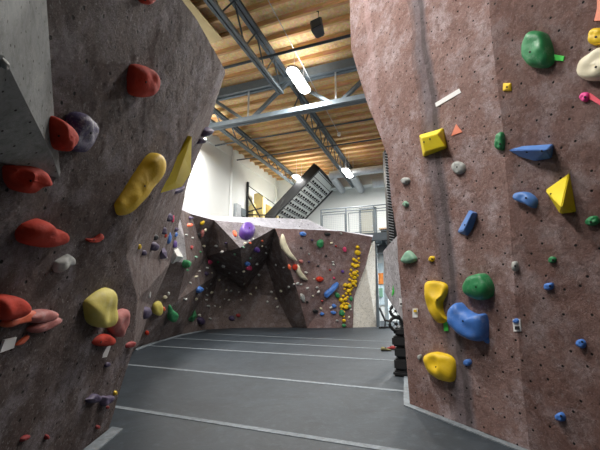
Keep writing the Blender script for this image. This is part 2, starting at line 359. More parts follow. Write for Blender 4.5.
# ------------------------------------------------------------------ speaker
sp = Pd(318, 28, 8.2); so = empty('loudspeaker', sp, 'small grey loudspeaker hanging from a cable under the wooden roof', 'speaker')
mr = Matrix.Rotation(math.radians(-12), 3, 'Y') @ Matrix.Rotation(math.radians(-20), 3, 'X')
bm = bmesh.new(); vs = box(bm, (-.17, -.14, -.24), (.17, .14, .24))
for v in vs:
    if v.co.y > 0: v.co.x *= .7
bmesh.ops.bevel(bm, geom=bm.edges, offset=.025, segments=2, affect='EDGES')
bmesh.ops.rotate(bm, verts=bm.verts, matrix=mr); link('cabinet', bm, M['speaker'], so)
bm = bmesh.new(); box(bm, (-.12, -.16, -.2), (.13, -.139, .18)); bmesh.ops.rotate(bm, verts=bm.verts, matrix=mr); link('grille', bm, M['grille'], so)
bm = bmesh.new(); tube(bm, [(0, 0, .2), (.02, 0, .5), (-.03, 0, HC-.2-sp.z)], .015, 6); link('cable', bm, M['black'], so)

# ------------------------------------------------------------------ climbing walls
WALLS = {}
def wall(name, V, faces, mats, label, target, amp, nscale, thick=.05, cat='climbing wall'):
    """V: dict key -> Vector; faces: [(keys, material index)]"""
    bm = bmesh.new(); uvl = bm.loops.layers.uv.new('UVMap')
    vv = {k: bm.verts.new(p) for k, p in V.items()}
    for keys, mi in faces:
        f = bm.faces.new([vv[k] for k in keys]); f.material_index = mi
    bmesh.ops.recalc_face_normals(bm, faces=bm.faces)
    bm.normal_update()
    sc_ = sum(f.calc_area()*f.normal.dot((EYE-f.calc_center_median()).normalized()) for f in bm.faces)
    if sc_ < 0:
        for f in bm.faces: f.normal_flip()
    bm.normal_update()
    for f in bm.faces:
        n = f.normal; t = ZZ.cross(n); t = t.normalized() if t.length > .1 else Vector((1, 0, 0)); bt = n.cross(t)
        for l in f.loops: l[uvl].uv = (l.vert.co.dot(t), l.vert.co.dot(bt))
    bmesh.ops.triangulate(bm, faces=[f for f in bm.faces if len(f.verts) > 3])
    for it in range(9):
        es = [e for e in bm.edges if e.calc_length() > target]
        if not es: break
        bmesh.ops.subdivide_edges(bm, edges=es, cuts=1, use_grid_fill=False)
        bmesh.ops.triangulate(bm, faces=[f for f in bm.faces if len(f.verts) > 3])
    bm.normal_update()
    nn = {v: v.normal.copy() for v in bm.verts}
    for v in bm.verts:
        p = v.co*nscale
        if v.co.z < .02: continue
        d = noise.noise(p)*1.0+noise.noise(p*2.3)*.5+noise.noise(p*6)*.25
        if target < .1:
            q = v.co*9+Vector((noise.noise(p*3), noise.noise(p*3+ZZ*7), noise.noise(p*3-ZZ*5)))*1.2
            d += (.5-abs(noise.noise(q)))*.55+(.5-abs(noise.noise(q*2.3)))*.35
        v.co += nn[v]*(d*amp)
    WALLS[name] = BVHTree.FromBMesh(bm)
    me = bpy.data.meshes.new('climbing_wall'); 
    # give the wall real thickness: turn its border back behind the face
    bm.normal_update(); be = [e for e in bm.edges if e.is_boundary]
    vn = {v.index: v.normal.copy() for v in bm.verts}; src = {}
    r = bmesh.ops.extrude_edge_only(bm, edges=be)
    for g in r['geom']:
        if isinstance(g, bmesh.types.BMVert):
            n = Vector((0, 0, 0))
            for e in g.link_edges:
                o_ = e.other_vert(g)
                if o_ not in [x for x in r['geom'] if isinstance(x, bmesh.types.BMVert)] if False else (o_.co-g.co).length < 1e-6: n = o_.normal
            src[g] = n.copy()
    for g, n in src.items(): g.co -= n*.15; g.co.z = max(g.co.z, 0)
    bm.to_mesh(me); bm.free()
    for m in mats: me.materials.append(m)
    for p in me.polygons: p.use_smooth = True
    me.set_sharp_from_angle(angle=math.radians(28))
    o = bpy.data.objects.new('climbing_wall', me); C.objects.link(o)
    tag(o, label, cat); return o

# right wall: two big panels meeting at a blunt vertical rib
rib = [RA(u, v) for u, v in ((486, -60), (492, 40), (503, 130), (511, 230), (516, 310), (524, 400))]
ribf = Pa(530, 452, 2, 0)
dB = (Matrix.Rotation(math.radians(-5), 3, 'Z') @ dr).normalized(); nB = dB.cross(ZZ).normalized()
if nB.dot(EYE-ribf) < 0: nB = -nB
nB = leaned(nB, 3)
def RB(u, v): return Pp(u, v, nB, rib[2])
V = {}; 
left = [(348, -60), (350, 0), (351, 48), (358, 72), (368, 105), (380, 135), (388, 158), (391, 200), (397, 236), (404, 330)]
for i, (u, v) in enumerate(left): V['l%d' % i] = RA(u, v)
V['l10'] = b0
for i, p in enumerate(rib): V['r%d' % i] = p
V['r6'] = ribf
V['q0'] = RB(760, -150); V['q1'] = RB(760, 250); V['q2'] = Pa(700, 525, 2, 0)
V['t0'] = RB(600, -130)
fc = [(('l0','l1','l2','r1','r0'), 0), (('l2','l3','l4','r2','r1'), 0), (('l4','l5','l6','l7','r3','r2'), 0), (('l7','l8','l9','r4','r3'), 0), (('l9','l10','r6','r5','r4'), 0),
      (('r0','r1','r2','r3','q1','q0','t0'), 1), (('r3','r4','r5','r6','q2','q1'), 1)]
# receding grey side of the wall
V['s1'] = Pd(383, 252, 6.0); V['s2'] = Pd(385, 292, 6.2); V['s3'] = Pd(393, 306, 6.0); V['s4'] = Pd(408, 326, 5.4)
fc += [(('l8','s1','s2','s3','s4','l9'), 2)]
# thin pale edge at the top left
V['e1'] = RA(352, 20)+FH*.35-RT*.05; V['e2'] = Pd(361, 90, 6.2); V['e3'] = Pd(351, 46, 6.1)
wall('R', V, fc, [M['wall_r'], M['wall_r2'], M['wall_g']], 'tall mauve textured climbing wall filling the right side of the gym', .05, .012, 1.6)

# left wall
LA, LB_, LT = Pd(108, 430, 4.36), Pd(83, 450, 3.83), Pd(224, 70, 4.45)
nL = (LB_-LA).cross(LT-LA).normalized()
def PL(u, v, d=0): q = Pp(u, v, nL, LA); return Pd(u, v, (q-EYE).dot(FH)+d)
V = {
 'a': Pa(83, 450, 2, 0), 'b': Pa(108, 430, 2, 0), 'c': Pd(118, 398, 4.4), 'e': Pd(133, 347, 4.5), 'f': PL(137, 300, .2), 'g0': PL(126, 255, .12),
 'g': PL(128, 226, .05), 'h': PL(155, 190), 'i': PL(192, 124), 'j': PL(217, 90), 'k': PL(224, 70), 'l': PL(207, 38),
 'l2': PL(197, 20), 'm': PL(181, 0), 'n': PL(140, -70), 'o': PL(-90, -120), 'p': PL(-90, 200), 'q': PL(0, 190), 'q2': PL(60, 205, .03),
 'r': Pa(40, 486, 2, 0), 's': Pa(-60, 570, 2, 0), 'lo': PL(60, 300, .12),
 # far side
 'u1': Pd(207, 131, 5.4), 'u2': Pd(188, 180, 7.2), 'u3': Pd(172, 213, 9.2), 'u4': Pd(171, 262, 10.0), 'u5': Pd(152, 305, 10.4), 'u6': Pa(137, 347, 2, 0), 'u0': Pd(225, 74, 4.7),
 'bb': Pa(118, 405, 2, 0)+Vector((-.6, 0, 0)),
 'w1': Pd(178, 208, 9.7), 'w2': Pd(184, 238, 10.1), 'w3': Pd(187, 262, 10.6), 'w4': Pd(178, 300, 11.3), 'w5': Pa(151, 343, 2, 0)}
fc = [(('o','n','m'), 0), (('o','m','q'), 0), (('m','q2','q'), 0), (('m','l2','q2'), 0), (('l2','l','q2'), 0), (('l','k','q2'), 0), (('k','j','q2'), 0), (('j','i','q2'), 0), (('i','h','q2'), 0), (('h','g','q2'), 0),
      (('o','q','p'), 0), (('q','q2','lo'), 0), (('q2','g','g0','lo'), 0), (('p','q','lo','r','s'), 0), (('lo','g0','f'), 0), (('lo','f','e'), 0), (('lo','e','c'), 0), (('lo','c','b'), 0), (('lo','b','a'), 0), (('lo','a','r'), 0),
      (('k','u0','u1','i','j'), 1), (('i','u1','u2','h'), 1), (('h','u2','u3','u4','g0','g'), 1), (('g0','u4','u5','f'), 1), (('f','u5','u6','e'), 1), (('e','u6','bb','c'), 1),
      (('u3','w1','w2','w3','u4'), 2), (('u4','w3','w4','u5'), 1), (('u5','w4','w5','u6'), 1)]
wall('L', V, fc, [M['wall_l'], M['wall_b'], M['wall_g']], 'dark brown overhanging climbing wall filling the left side', .05, .014, 1.5)

# back wall with a cave
V = {
 'p0': V['w1'].copy(), 'p0b': V['w2'].copy(), 'p0c': V['w3'].copy(), 'p0d': V['w4'].copy(), 'p0e': V['w5'].copy(),
 'p1': Pd(190, 214, 11.4), 'p2': Pd(214, 220, 13.0), 'p3': Pd(240, 247.5, 12.7), 'p4': Pd(275, 228, 14.2), 'p4m': Pd(240, 222.5, 13.5),
 'c1': Pd(206, 256, 14.6), 'c2': Pd(219, 273, 16.1), 'c3': Pd(245, 290, 17.0), 'c4': Pd(266, 262, 16.4), 'c5': Pd(277, 298, 17.3),
 'f1': Pa(180, 334.5, 2, 0), 'f2': Pa(205, 329.5, 2, 0), 'f3': Pa(245, 327.6, 2, 0), 'f4': Pa(292, 327.5, 2, 0), 'f5': Pa(307, 328, 2, 0),
 'd1': Pd(284, 252, 14.4), 'd2': Pd(297, 290, 15.5), 'e1': Pd(304, 229.5, 14.9), 'e2': Pd(341, 231, 15.6), 'e3': Pd(345, 263, 16.2), 'e4': Pd(336, 287, 16.3), 'f6': Pa(333, 328, 2, 0),
 'm1': Pd(318, 262, 15.8), 'g1': Pd(372.5, 237, 16.0), 'g2': Pd(366, 265, 16.3), 'g3': Pd(354, 297, 16.6), 'f7': Pa(352.5, 327.6, 2, 0),
 't0': Pd(177, 204, 10.0), 't1': Pd(190, 210.5, 11.8), 't2': Pd(212, 215.8, 13.5), 't3': Pd(240, 216.8, 14.1), 't4': Pd(274, 218, 15.0), 't5': Pd(307, 219, 15.8), 't6': Pd(327, 229, 16.0), 't7': Pd(373, 235.2, 16.4)}
fc = [(('p0','p1','c1','p0c','p0b'), 0), (('p1','p2','c1'), 0), (('p2','p3','c3','c2','c1'), 0), (('p2','p4m','p3'), 1), (('p4m','p4','p3'), 1),
      (('p3','p4','c4','c3'), 0), (('c4','c5','c3'), 0), (('p4','d1','c5','c4'), 0), (('d1','d2','f5','f4','c5'), 0),
      (('p0c','c1','c2','p0d'), 0), (('p0d','c2','f1','p0e'), 0), (('c2','c3','f3','f2','f1'), 0), (('c3','c5','f4','f3'), 0),
      (('p4','e1','m1','d1'), 3), (('e1','e2','e3','m1'), 3), (('d1','m1','d2'), 3), (('m1','e3','e4'), 3), (('m1','e4','f6','f5','d2'), 3),
      (('e2','g1','g2','e3'), 3), (('e3','g2','g3','e4'), 3), (('e4','g3','f7','f6'), 3),
      (('p0','t0','t1','p1'), 2), (('p1','t1','t2','p2'), 2), (('p2','t2','t3','p4m'), 2), (('p4m','t3','t4','p4'), 2), (('p4','t4','t5','e1'), 2), (('e1','t5','t6','e2'), 2), (('e2','t6','t7','g1'), 2)]
back_wall = wall('B', V, fc, [M['wall_b'], M['wall_m'], M['white_top'], M['wall_bp']], 'brown and grey bouldering wall with a dark cave across the back', .22, .035, .9)
# cream plywood side of the back wall
Vb = V
pts = [Pd(372.8, 242, 16.2), Pd(366, 266, 16.45), Pd(354, 298, 16.7), Pa(353, 327.6, 2, 0)+Vector((0, .03, 0)), Pa(376.5, 327, 2, 0), Pd(375, 241, 17.0)]
def prism(bm, pts, off):
    A = [bm.verts.new(p) for p in pts]; B = [bm.verts.new(p+off) for p in pts]
    bm.faces.new(A); bm.faces.new(B[::-1])
    for i in range(len(A)): bm.faces.new((A[i], B[i], B[(i+1) % len(A)], A[(i+1) % len(A)]))
bm = bmesh.new(); prism(bm, pts, Vector((-.06, .1, 0)))
bmesh.ops.triangulate(bm, faces=[f for f in bm.faces if len(f.verts) > 4])
uvl = bm.loops.layers.uv.new('UVMap')
for f in bm.faces:
    for l in f.loops: l[uvl].uv = (l.vert.co.x+l.vert.co.y*.5, l.vert.co.z)
o = link('side_panel', bm, M['cream'], back_wall); tag(o, 'cream plywood side panel')

# ------------------------------------------------------------------ holds
def hitw(w, u, v):
    r = ray(u, v).normalized(); h = WALLS[w].ray_cast(EYE, r)
    if h[0] is None:
        print('MISS', w, u, v); return None
    n = h[1]
    return h[0], (n if n.dot(r) < 0 else -n)
def tangent(w, pts):
    hs = [h for h in (hitw(w, u, v) for u, v in pts) if h]
    cu = sum(p[0] for p in pts)/len(pts); cv = sum(p[1] for p in pts)/len(pts)
    c = hitw(w, cu, cv) or (hs[0] if hs else None)
    if c is None: return None
    n = c[1].copy()
    for h in hs: n += h[1]
    n.normalize()
    r = ray(cu, cv).normalized()
    while n.dot(r) > -.45: n = (n - r*.15).normalized()
    return c[0], n
def smoothloop(pts, n):
    out = []; m = len(pts); per = max(1, round(n/m))
    for i in range(m):
        p0, p1, p2, p3 = [Vector(pts[(i+k) % m]) for k in (-1, 0, 1, 2)]
        for k in range(per):
            t = k/per
            out.append(.5*((2*p1)+(p2-p0)*t+(2*p0-5*p1+4*p2-p3)*t*t+(3*p1-p0-3*p2+p3)*t**3))
    return out
def add_bolt(o, bvh, w_n, u, v, r, base):
    ry = ray(u, v).normalized(); h = bvh.ray_cast(EYE, ry)
    if h[0] is None: return
    p = h[0]-base
    bm = bmesh.new(); tube(bm, [p-w_n*.004, p+w_n*.004], r, 10)
    link('bolt', bm, M['bolt'], o)
def hold(w, pts, h, mat, label, bolt=None, dimple=None, top=None, n=30, rough=.04, group=None, name='climbing_hold', cat='climbing hold', flat=.62, seed=None):
    """organic resin hold: outline on the wall, swelling out to height h (metres)"""
    t = tangent(w, pts)
    if t is None: return None
    c, nr_ = t
    lp = smoothloop([Vector((a, b)) for a, b in pts], n)
    base = c - nr_*.03
    ctr = sum(lp, Vector((0, 0)))/len(lp)
    if top: tctr = Vector(top)
    else: tctr = ctr
    prof = ((1.0, 0), (1.0, .25), (.96, .5), (.86, .74), (.70, .9), (.48, .98), (.24, 1.0)) if n < 20 else ((1.0, 0), (1.0, .25), (.97, .48), (.92, .64), (.85, .76), (.76, .86), (.66, .92), (.55, .96), (.44, .985), (.33, .995), (.22, 1.0), (.11, 1.0))
    bm = bmesh.new(); rings = []; sd = rnd.random()*50
    mid = .03+.2*h
    P0 = [Pp(q.x, q.y, nr_, base+nr_*mid)-nr_*mid for q in lp]; cc = Pp(tctr.x, tctr.y, nr_, base+nr_*(.03+.4*h))-nr_*(.03+.4*h)
    size = max((p-cc).length for p in P0)
    for s, hh in prof:
        ring = []
        for p in P0:
            x = cc+(p-cc)*s
            d = noise.noise((x+Vector((sd, 0, 0)))*(2.2/size))
            x = x+nr_*(.03+h*hh*(1+d*rough*4))+ (p-cc)*(d*rough)
            ring.append(bm.verts.new(x))
        rings.append(ring)
    apex = bm.verts.new(cc+nr_*(.03+h))
    back = bm.verts.new(cc)
    K = len(P0)
    bottom = [bm.verts.new(p) for p in P0]
    allr = [bottom]+rings
    for A, B in zip(allr, allr[1:]):
        for i in range(K): bm.faces.new((A[i], A[(i+1) % K], B[(i+1) % K], B[i]))
    for i in range(K): bm.faces.new((rings[-1][i], rings[-1][(i+1) % K], apex)); bm.faces.new((bottom[(i+1) % K], bottom[i], back))
    if dimple:
        for (du, dv, dr_, dd) in dimple:
            q = Pp(du, dv, nr_, base+nr_*(h*.8)); rr = dr_*(q-EYE).length/F_PX
            for v in bm.verts:
                e = v.co-q; e = e-nr_*e.dot(nr_); L = e.length/rr
                if L < 1.4 and (v.co-base).dot(nr_) > .04: v.co -= nr_*(dd*max(0, 1-L*L/1.96))
    bm.normal_update(); bvh = BVHTree.FromBMesh(bm)
    o = link(name, bm, M[mat], smooth=True, angle=50, loc=base)
    tag(o, label, cat, group)
    if bolt: add_bolt(o, bvh, nr_, bolt[0], bolt[1], max(.006, (c-EYE).length*.0022), base)
    return o
def volume(w, P, faces, mat, label, bolts=(), name='climbing_volume', cat='climbing volume', group=None, bev=.008, base_px=None, m2=None):
    """faceted volume: P = [(u, v, height)], faces over them"""
    bp = base_px or [(u, v) for u, v, h in P if h <= .001]
    t = tangent(w, bp); c, n_ = t; base = c-n_*.04
    bm = bmesh.new(); vs = []; low = []
    for (u, v, h) in P: vs.append(bm.verts.new(Pp(u, v, n_, base+n_*(.04+max(h, .012)))))
    for f in faces: bm.faces.new([vs[i] for i in f])
    # skirt back into the wall
    be = [e for e in bm.edges if len(e.link_faces) == 1]
    r = bmesh.ops.extrude_edge_only(bm, edges=be)
    nv = [g for g in r['geom'] if isinstance(g, bmesh.types.BMVert)]
    for v in nv: v.co -= n_*((v.co-base).dot(n_)) 
    bmesh.ops.holes_fill(bm, edges=[e for e in bm.edges if len(e.link_faces) == 1], sides=0)
    bmesh.ops.recalc_face_normals(bm, faces=bm.faces)
    if bev: bmesh.ops.bevel(bm, geom=[e for e in bm.edges if e.calc_length() > bev*3], offset=bev, segments=2, affect='EDGES')
    uvl = bm.loops.layers.uv.new('UVMap')
    for f in bm.faces:
        tt = ZZ.cross(f.normal); tt = tt.normalized() if tt.length > .1 else Vector((1, 0, 0)); bt = f.normal.cross(tt)
        for l in f.loops: l[uvl].uv = (l.vert.co.dot(tt), l.vert.co.dot(bt))
    bm.normal_update(); bvh = BVHTree.FromBMesh(bm)
    WALLS['last'] = bvh
    o = link(name, bm, M[mat], loc=base, angle=20); tag(o, label, cat, group)
    for b in bolts: add_bolt(o, bvh, n_, b[0], b[1], max(.006, (c-EYE).length*.0022), base)
    return o
def ell(u, v, a, b, rot=0, n=7, irr=.18):
    out = []; cr, sr = math.cos(math.radians(rot)), math.sin(math.radians(rot))
    for k in range(n):
        t = 2*math.pi*k/n; q = 1+rnd.uniform(-irr, irr); x, y = a*q*math.cos(t), b*q*math.sin(t)
        out.append((u+x*cr-y*sr, v+x*sr+y*cr))
    return out
def small(w, u, v, a, b, mat, label, rot=0, h=None, group=None, n=14, **k):
    t = hitw(w, u, v)
    if t is None: return
    d = (t[0]-EYE).length; hh = h if h else min(a, b)*d/F_PX*1.0
    return hold(w, ell(u, v, a, b, rot), hh, mat, label, n=n, group=group, **k)
def flatpatch(w, pts, mat, label, cat='tape', name='tape_strip', th=.003, off=.010):
    t = tangent(w, pts); c, n_ = t
    bm = bmesh.new(); prism(bm, [Pp(u, v, n_, c+n_*off) for u, v in pts], -n_*(th+off))
    o = link(name, bm, M[mat]); return tag(o, label, cat)

GR = 'climbing holds on the right wall'
hold('R', [(524,50),(528,36),(537,31),(546,34),(551,46),(553,60),(545,68),(529,65)], .13, 'green', 'large chalky green hold near the top of the right wall', bolt=(530,52), top=(541,45), group=GR)
flatpatch('R', [(551,54),(564,56),(563,61),(552,60)], 'greentape', 'bright green tape tab beside the large green hold')
hold('R', [(578,72),(582,62),(592,54),(604,48),(618,50),(618,74),(604,80),(586,80)], .11, 'creamhold', 'cream hold cut off by the right edge of the photo', bolt=(596,67), group=GR)
hold('R', [(589,38),(592,30),(598,28),(606,30),(606,42),(598,45),(591,44)], .06, 'yellow', 'small yellow pocketed hold above the cream one at the right edge', bolt=(596,37), group=GR)
hold('R', [(580,98),(583,93),(589,93),(590,98),(585,102)], .04, 'hotpink', 'small bright pink hold beside coral tape', bolt=(585,97), group=GR)
flatpatch('R', [(590,93),(604,103),(603,107),(588,98)], 'pinktape', 'coral tape strip beside the bright pink hold')
flatpatch('R', [(597,-4),(606,-4),(606,20),(594,21),(597,8)], 'orangetape', 'salmon tape patch at the top right corner')
volume('R', [(503,83,0),(511,83,0),(511,91,0),(502.5,91,0),(505,85,.03),(509,85,.03),(508.5,89,.03),(505,89,.03)], [(0,1,5,4),(1,2,6,5),(2,3,7,6),(3,0,4,7),(4,5,6,7)], 'yellow', 'tiny square yellow hold high on the right wall', bolts=[(507,87)], name='climbing_hold', cat='climbing hold', group=GR, bev=.003)
volume('R', [(419,135,0),(443,128,0),(446,148,0),(423,157,0),(422,138,.16),(437,134,.17),(445,146,.12),(425,152,.10)], [(0,1,5,4),(1,2,6,5),(2,3,7,6),(3,0,4,7),(4,5,6,7)], 'yellowvol', 'yellow boxy wedge volume on the upper part of the right wall', bolts=[(424,142),(430,139)], group=GR)
flatpatch('R', [(435,103),(459,88.5),(461,92.5),(436,107)], 'whitetape', 'white tape strip stuck slanting above the yellow boxy volume')
flatpatch('R', [(451,136),(456,124),(462,132)], 'orangetape', 'salmon tape triangle right of the yellow boxy volume')
hold('R', [(452,167),(455,162),(461,162),(465,166),(464,172),(457,174)], .05, 'offwhite', 'speckled grey round hold below the salmon tape triangle', bolt=(457,167), group=GR)
hold('R', [(496,147),(497,136),(501,132),(504,135),(504,149),(499,150)], .06, 'green', 'narrow green hold left of the large blue wedge', bolt=(500,144), group=GR)
volume('R', [(508,150,0),(522,146,0),(553,144,0),(551,158,0),(535,161,0),(520,157,0),(524,150,.14),(547,150,.20)], [(0,1,6),(1,2,7,6),(2,3,7),(3,4,7),(4,5,6,7),(5,0,6)], 'bluevol', 'long blue wedge volume pointing left on the upper right wall', bolts=[(527,152),(542,151)], group=GR)
volume('R', [(545,190,0),(569,173,0),(576,212,0),(560,214,0),(561.5,207,.22)], [(0,1,4),(1,2,4),(2,3,4),(3,0,4)], 'yellowvol', 'large yellow pyramid volume on the right wall', bolts=[(551,194)], group=GR)
hold('R', [(515,194),(521,192),(530,193),(537,200),(535,208),(528,205),(516,200)], .08, 'bluevol', 'curved blue hold left of the yellow pyramid', bolt=(526,198), group=GR)
volume('R', [(457,232,0),(469,210,0),(477,213,0),(472,229,0),(467,236,0),(464,230,.10),(472,213,.10)], [(0,1,6,5),(1,2,6),(2,3,5,6),(3,4,5),(4,0,5)], 'bluevol', 'blue prism volume low centre on the right wall', bolts=[(465,225)], group=GR)
small('R', 405.5, 181, 4.5, 3.6, 'offwhite', 'pale grey chip near the left edge of the right wall', bolt=(406,182), group=GR)
small('R', 406, 204, 3, 2.6, 'palegreen', 'tiny pale green chip below the pale grey chip at the wall edge', bolt=(406,204), group=GR)
hold('R', [(402,260),(405,254),(409,250.5),(415,256),(416,260),(411,263),(404,263)], .07, 'palegreen', 'pale green chalky hold near the left edge of the right wall', group=GR)
small('R', 432, 259, 3.2, 3, 'yellow', 'tiny yellow hold right of the pale green chalky hold', bolt=(432,259), group=GR)
hold('R', [(464,287),(468,279),(474,275),(485,274),(492,285),(491,296),(480,300),(467,295)], .15, 'green', 'large rounded green hold in the lower middle of the right wall', bolt=(476,287), top=(482,284), group=GR)
hold('R', [(426,283),(436,281),(446,284),(447,293),(442,303),(444,314),(448,320),(440,323),(431,312),(427,298)], .12, 'yellow', 'tall yellow scooped jug left of the large blue hold', bolt=(437,300), dimple=[(437,289,6,.05)], group=GR)
flatpatch('R', [(443,320),(447,319),(448,331),(444,331)], 'greentape', 'lime green tape tab under the tall yellow jug')
hold('R', [(450,314),(453,306),(460,303),(466,309),(476,314),(485,315),(487,335),(481,341),(466,336),(453,325)], .17, 'blue', 'large curved blue hold under the rounded green hold', bolt=(463,321), top=(466,324), group=GR)
hold('R', [(484,336),(488,336),(489,343),(485,342)], .03, 'blue', 'tiny blue foot chip touching the large curved blue hold', group=GR, n=12)
hold('R', [(426,360),(427,354),(436,352),(449,355),(455,363),(454,380),(445,381),(430,372)], .13, 'yellow', 'lowest yellow grooved hold on the right wall near the mat', bolt=(436,367), dimple=[(436,362,5,.03),(448,364,5,.03)], group=GR)
small('R', 552.5, 260, 4, 3.2, 'green', 'small green chip below the yellow pyramid', bolt=(553,260), group=GR)
hold('R', [(586,223),(590,217),(597,216),(599,222),(592,226)], .05, 'green', 'small green hold by the right edge of the photo', bolt=(591,222), group=GR)
hold('R', [(513,263),(516,261),(518,264),(518,270),(514,271)], .05, 'offwhite', 'small pale chip on the rib of the right wall', bolt=(515,266), group=GR, n=14)
hold('R', [(545,284),(553,283),(553,288),(549,290),(545,289)], .04, 'blue', 'small dark blue chip left of the rough lower panel', bolt=(550,286), group=GR, n=14)
hold('R', [(577,341),(582,339),(586,343),(584,348),(578,346)], .05, 'blue', 'small blue chip at mid height near the right edge', group=GR, bolt=(582,342), n=14)
hold('R', [(556,415),(561,412),(565,416),(564,421),(558,420)], .05, 'blue', 'lowest small blue chip on the right wall', group=GR, bolt=(561,416), n=14)
hold('R', [(465,360),(470,359),(472,363),(468,366),(464,364)], .04, 'blue', 'small blue chip right of the lowest yellow grooved hold', group=GR, n=14)
small('R', 420, 357, 2.2, 3, 'offwhite', 'tiny grey chip left of the lowest yellow grooved hold', group=GR)
def tagcard(w, pts, mat, spot, label):
    o = flatpatch(w, pts, 'whitetape', label, 'route tag', 'route_tag')
    u = sum(p[0] for p in pts)/len(pts); v = sum(p[1] for p in pts)/len(pts)
    t = tangent(w, pts)
    hw = (pts[1][0]-pts[0][0])*.3
    if mat:
        bm = bmesh.new(); prism(bm, [Pp(a, b, t[1], t[0]+t[1]*.026) for a, b in ((spot[0]-hw, spot[1]-hw*.8), (spot[0]+hw, spot[1]-hw*.8), (spot[0]+hw, spot[1]+hw*.8), (spot[0]-hw, spot[1]+hw*.8))], -t[1]*.006)
        link('printed_mark', bm, M[mat], o)
    return o
o = tagcard('R', [(512.5,319),(520,319),(521,331.5),(513.5,331.5)], 'black', (517,328), 'white route tag under a tiny blue hold on the right wall')
small('R', 516.5, 321, 3, 2.6, 'blue', 'tiny blue hold fixed over a white route tag', group=GR)
tagcard('R', [(412.5,308.5),(417.5,308.5),(417.5,317.5),(412.5,317.5)], 'yellow', (415,311), 'white route tag with yellow mark left of the tall yellow jug')
tagcard('R', [(399,298.5),(402.5,299.5),(403,307),(399.5,306)], 'black', (401,304), 'white route tag on the grey side face of the right wall')
flatpatch('R', [(393,285),(395,284),(395,290),(393,294),(391.5,296),(392.5,290)], 'greentape', 'green tape mark on the grey side face of the right wall')

GL = 'climbing holds on the near left wall'
volume('L', [(-60,-90,.42),(45,-60,0),(47,0,0),(55,118,0),(62,179,0),(0,163,0),(-70,150,0),(-60,30,.60),(5,53,.30),(50,150,.04)], [(0,1,2,8,7),(2,3,9,8),(3,4,9),(4,5,8,9),(5,6,7,8)], 'greypaint', 'big smooth grey angular volume at the top left corner', bev=.01, base_px=[(20,40),(45,20),(54,110),(60,170),(20,160)])
hold('last', [(0,60),(3,58.5),(6,60),(6,64),(3,67),(0,66)], .03, 'offwhite', 'pale grey knob on the big grey volume', group=GL)
hold('L', [(126,80),(127,70),(131,64),(145,66),(154,75),(155,86),(148,95),(136,97),(128,92)], .11, 'red', 'large rounded red hold near the top of the left wall', bolt=(146,82), top=(146,80), group=GL)
hold('L', [(138,-4),(151,-6),(153,0),(146,4),(140,2)], .06, 'red', 'red hold cut off by the top edge of the photo', group=GL, bolt=(145,0))
hold('L', [(67,126),(69,116),(77,113),(90,118),(95,131),(91,144),(81,152),(69,149),(64,140)], .08, 'purplemarble', 'purple and white marbled round hold beside a red one', group=GL, rough=.09, bolt=(91,133))
hold('L', [(46,126),(50,116),(60,120),(68,129),(69,139),(64,147),(58,150),(50,146),(47,137)], .12, 'red', 'red ridged hold overlapping the marbled purple hold', group=GL, bolt=(59,136))
hold('L', [(7,172),(9,167),(20,166),(35,167),(47,179),(46,184),(34,185),(25,192),(14,190),(8,182)], .10, 'red', 'red jug with a finger pocket under the grey volume', group=GL, dimple=[(19,176,5,.06)], bolt=(31,181))
hold('L', [(17,234),(24,225),(34,220),(42,220),(48,226),(61,231),(62,241),(45,246),(22,244)], .10, 'red', 'red rocky sloper hold at mid height on the left wall', group=GL, top=(42,232), rough=.07)
hold('L', [(87,239),(94,238),(101,233.5),(103,238),(97,242),(89,242)], .03, 'red', 'small thin red crimp right of the red rocky sloper', group=GL, bolt=(94,240), n=18)
hold('L', [(53,269),(54,262),(61,258),(68,254),(72,257),(75,263),(66,266),(56,272)], .05, 'offwhite', 'pale grey rough chip below the red rocky sloper', group=GL, rough=.12)
hold('L', [(113,207),(114,200),(126,184),(140,168),(151,157),(158,154),(162,160),(161,171),(148,189),(134,205),(124,214),(117,215)], .11, 'yellow', 'long banana shaped yellow hold slanting up the left wall', group=GL, bolt=(145,186), dimple=[(136,182,9,.03),(126,194,8,.03),(146,170,8,.03)], n=60, top=(140,187))
volume('L', [(157,192,0),(163,180,0),(172,163,0),(192,136.5,0),(191,173,0),(182,187,0),(158,194,0),(184,158,.04),(176,182,.04)], [(0,1,2,8),(2,3,7,8),(3,4,7),(4,5,8,7),(5,6,8),(6,0,8)], 'yellowvol', 'large flat yellow wing volume on the upper edge of the left wall', bev=.006, base_px=[(160,190),(170,170),(178,165),(186,150)])
hold('L', [(82,303),(88,296),(100,289),(110,289),(113,300),(113,315),(108,325),(97,327),(87,322),(84,312)], .13, 'yellowdirty', 'worn pale yellow barrel hold low on the left wall', group=GL, top=(100,316))
hold('L', [(106,326),(112,313),(126,309),(127,318),(121,336),(112,334)], .09, 'palepink', 'worn pink wedge hold tucked beside the pale yellow barrel', group=GL, rough=.06)
hold('L', [(88,342),(96,336),(106,334),(113,339),(111,345),(98,346)], .07, 'red', 'red half moon hold under the pale yellow barrel', group=GL, bolt=(101,342))
hold('L', [(123,344.5),(130,341.5),(135,342.5),(133,347),(125,348)], .04, 'rust', 'small dark red crimp at the lower edge of the left wall', group=GL, n=18)
hold('L', [(-12,298),(0,294),(17,297),(22,308),(12,317),(-4,320),(-12,312)], .11, 'red', 'dull red sloper cut off by the left edge of the photo', group=GL)
hold('L', [(2,322),(16,315),(28,310),(36,313),(30,320),(14,324),(4,327)], .05, 'orange', 'thin orange hold beside two worn pink ones', group=GL, bolt=(12,320))
hold('L', [(24,316),(38,310),(50,310),(55,314),(50,320),(36,323),(26,321)], .07, 'palepink', 'upper of two worn pink holds low on the left wall', group=GL)
hold('L', [(27,329),(36,323),(50,317),(58,317),(60,321),(48,328),(34,333)], .06, 'palepink', 'lower of two worn pink holds low on the left wall', group=GL)
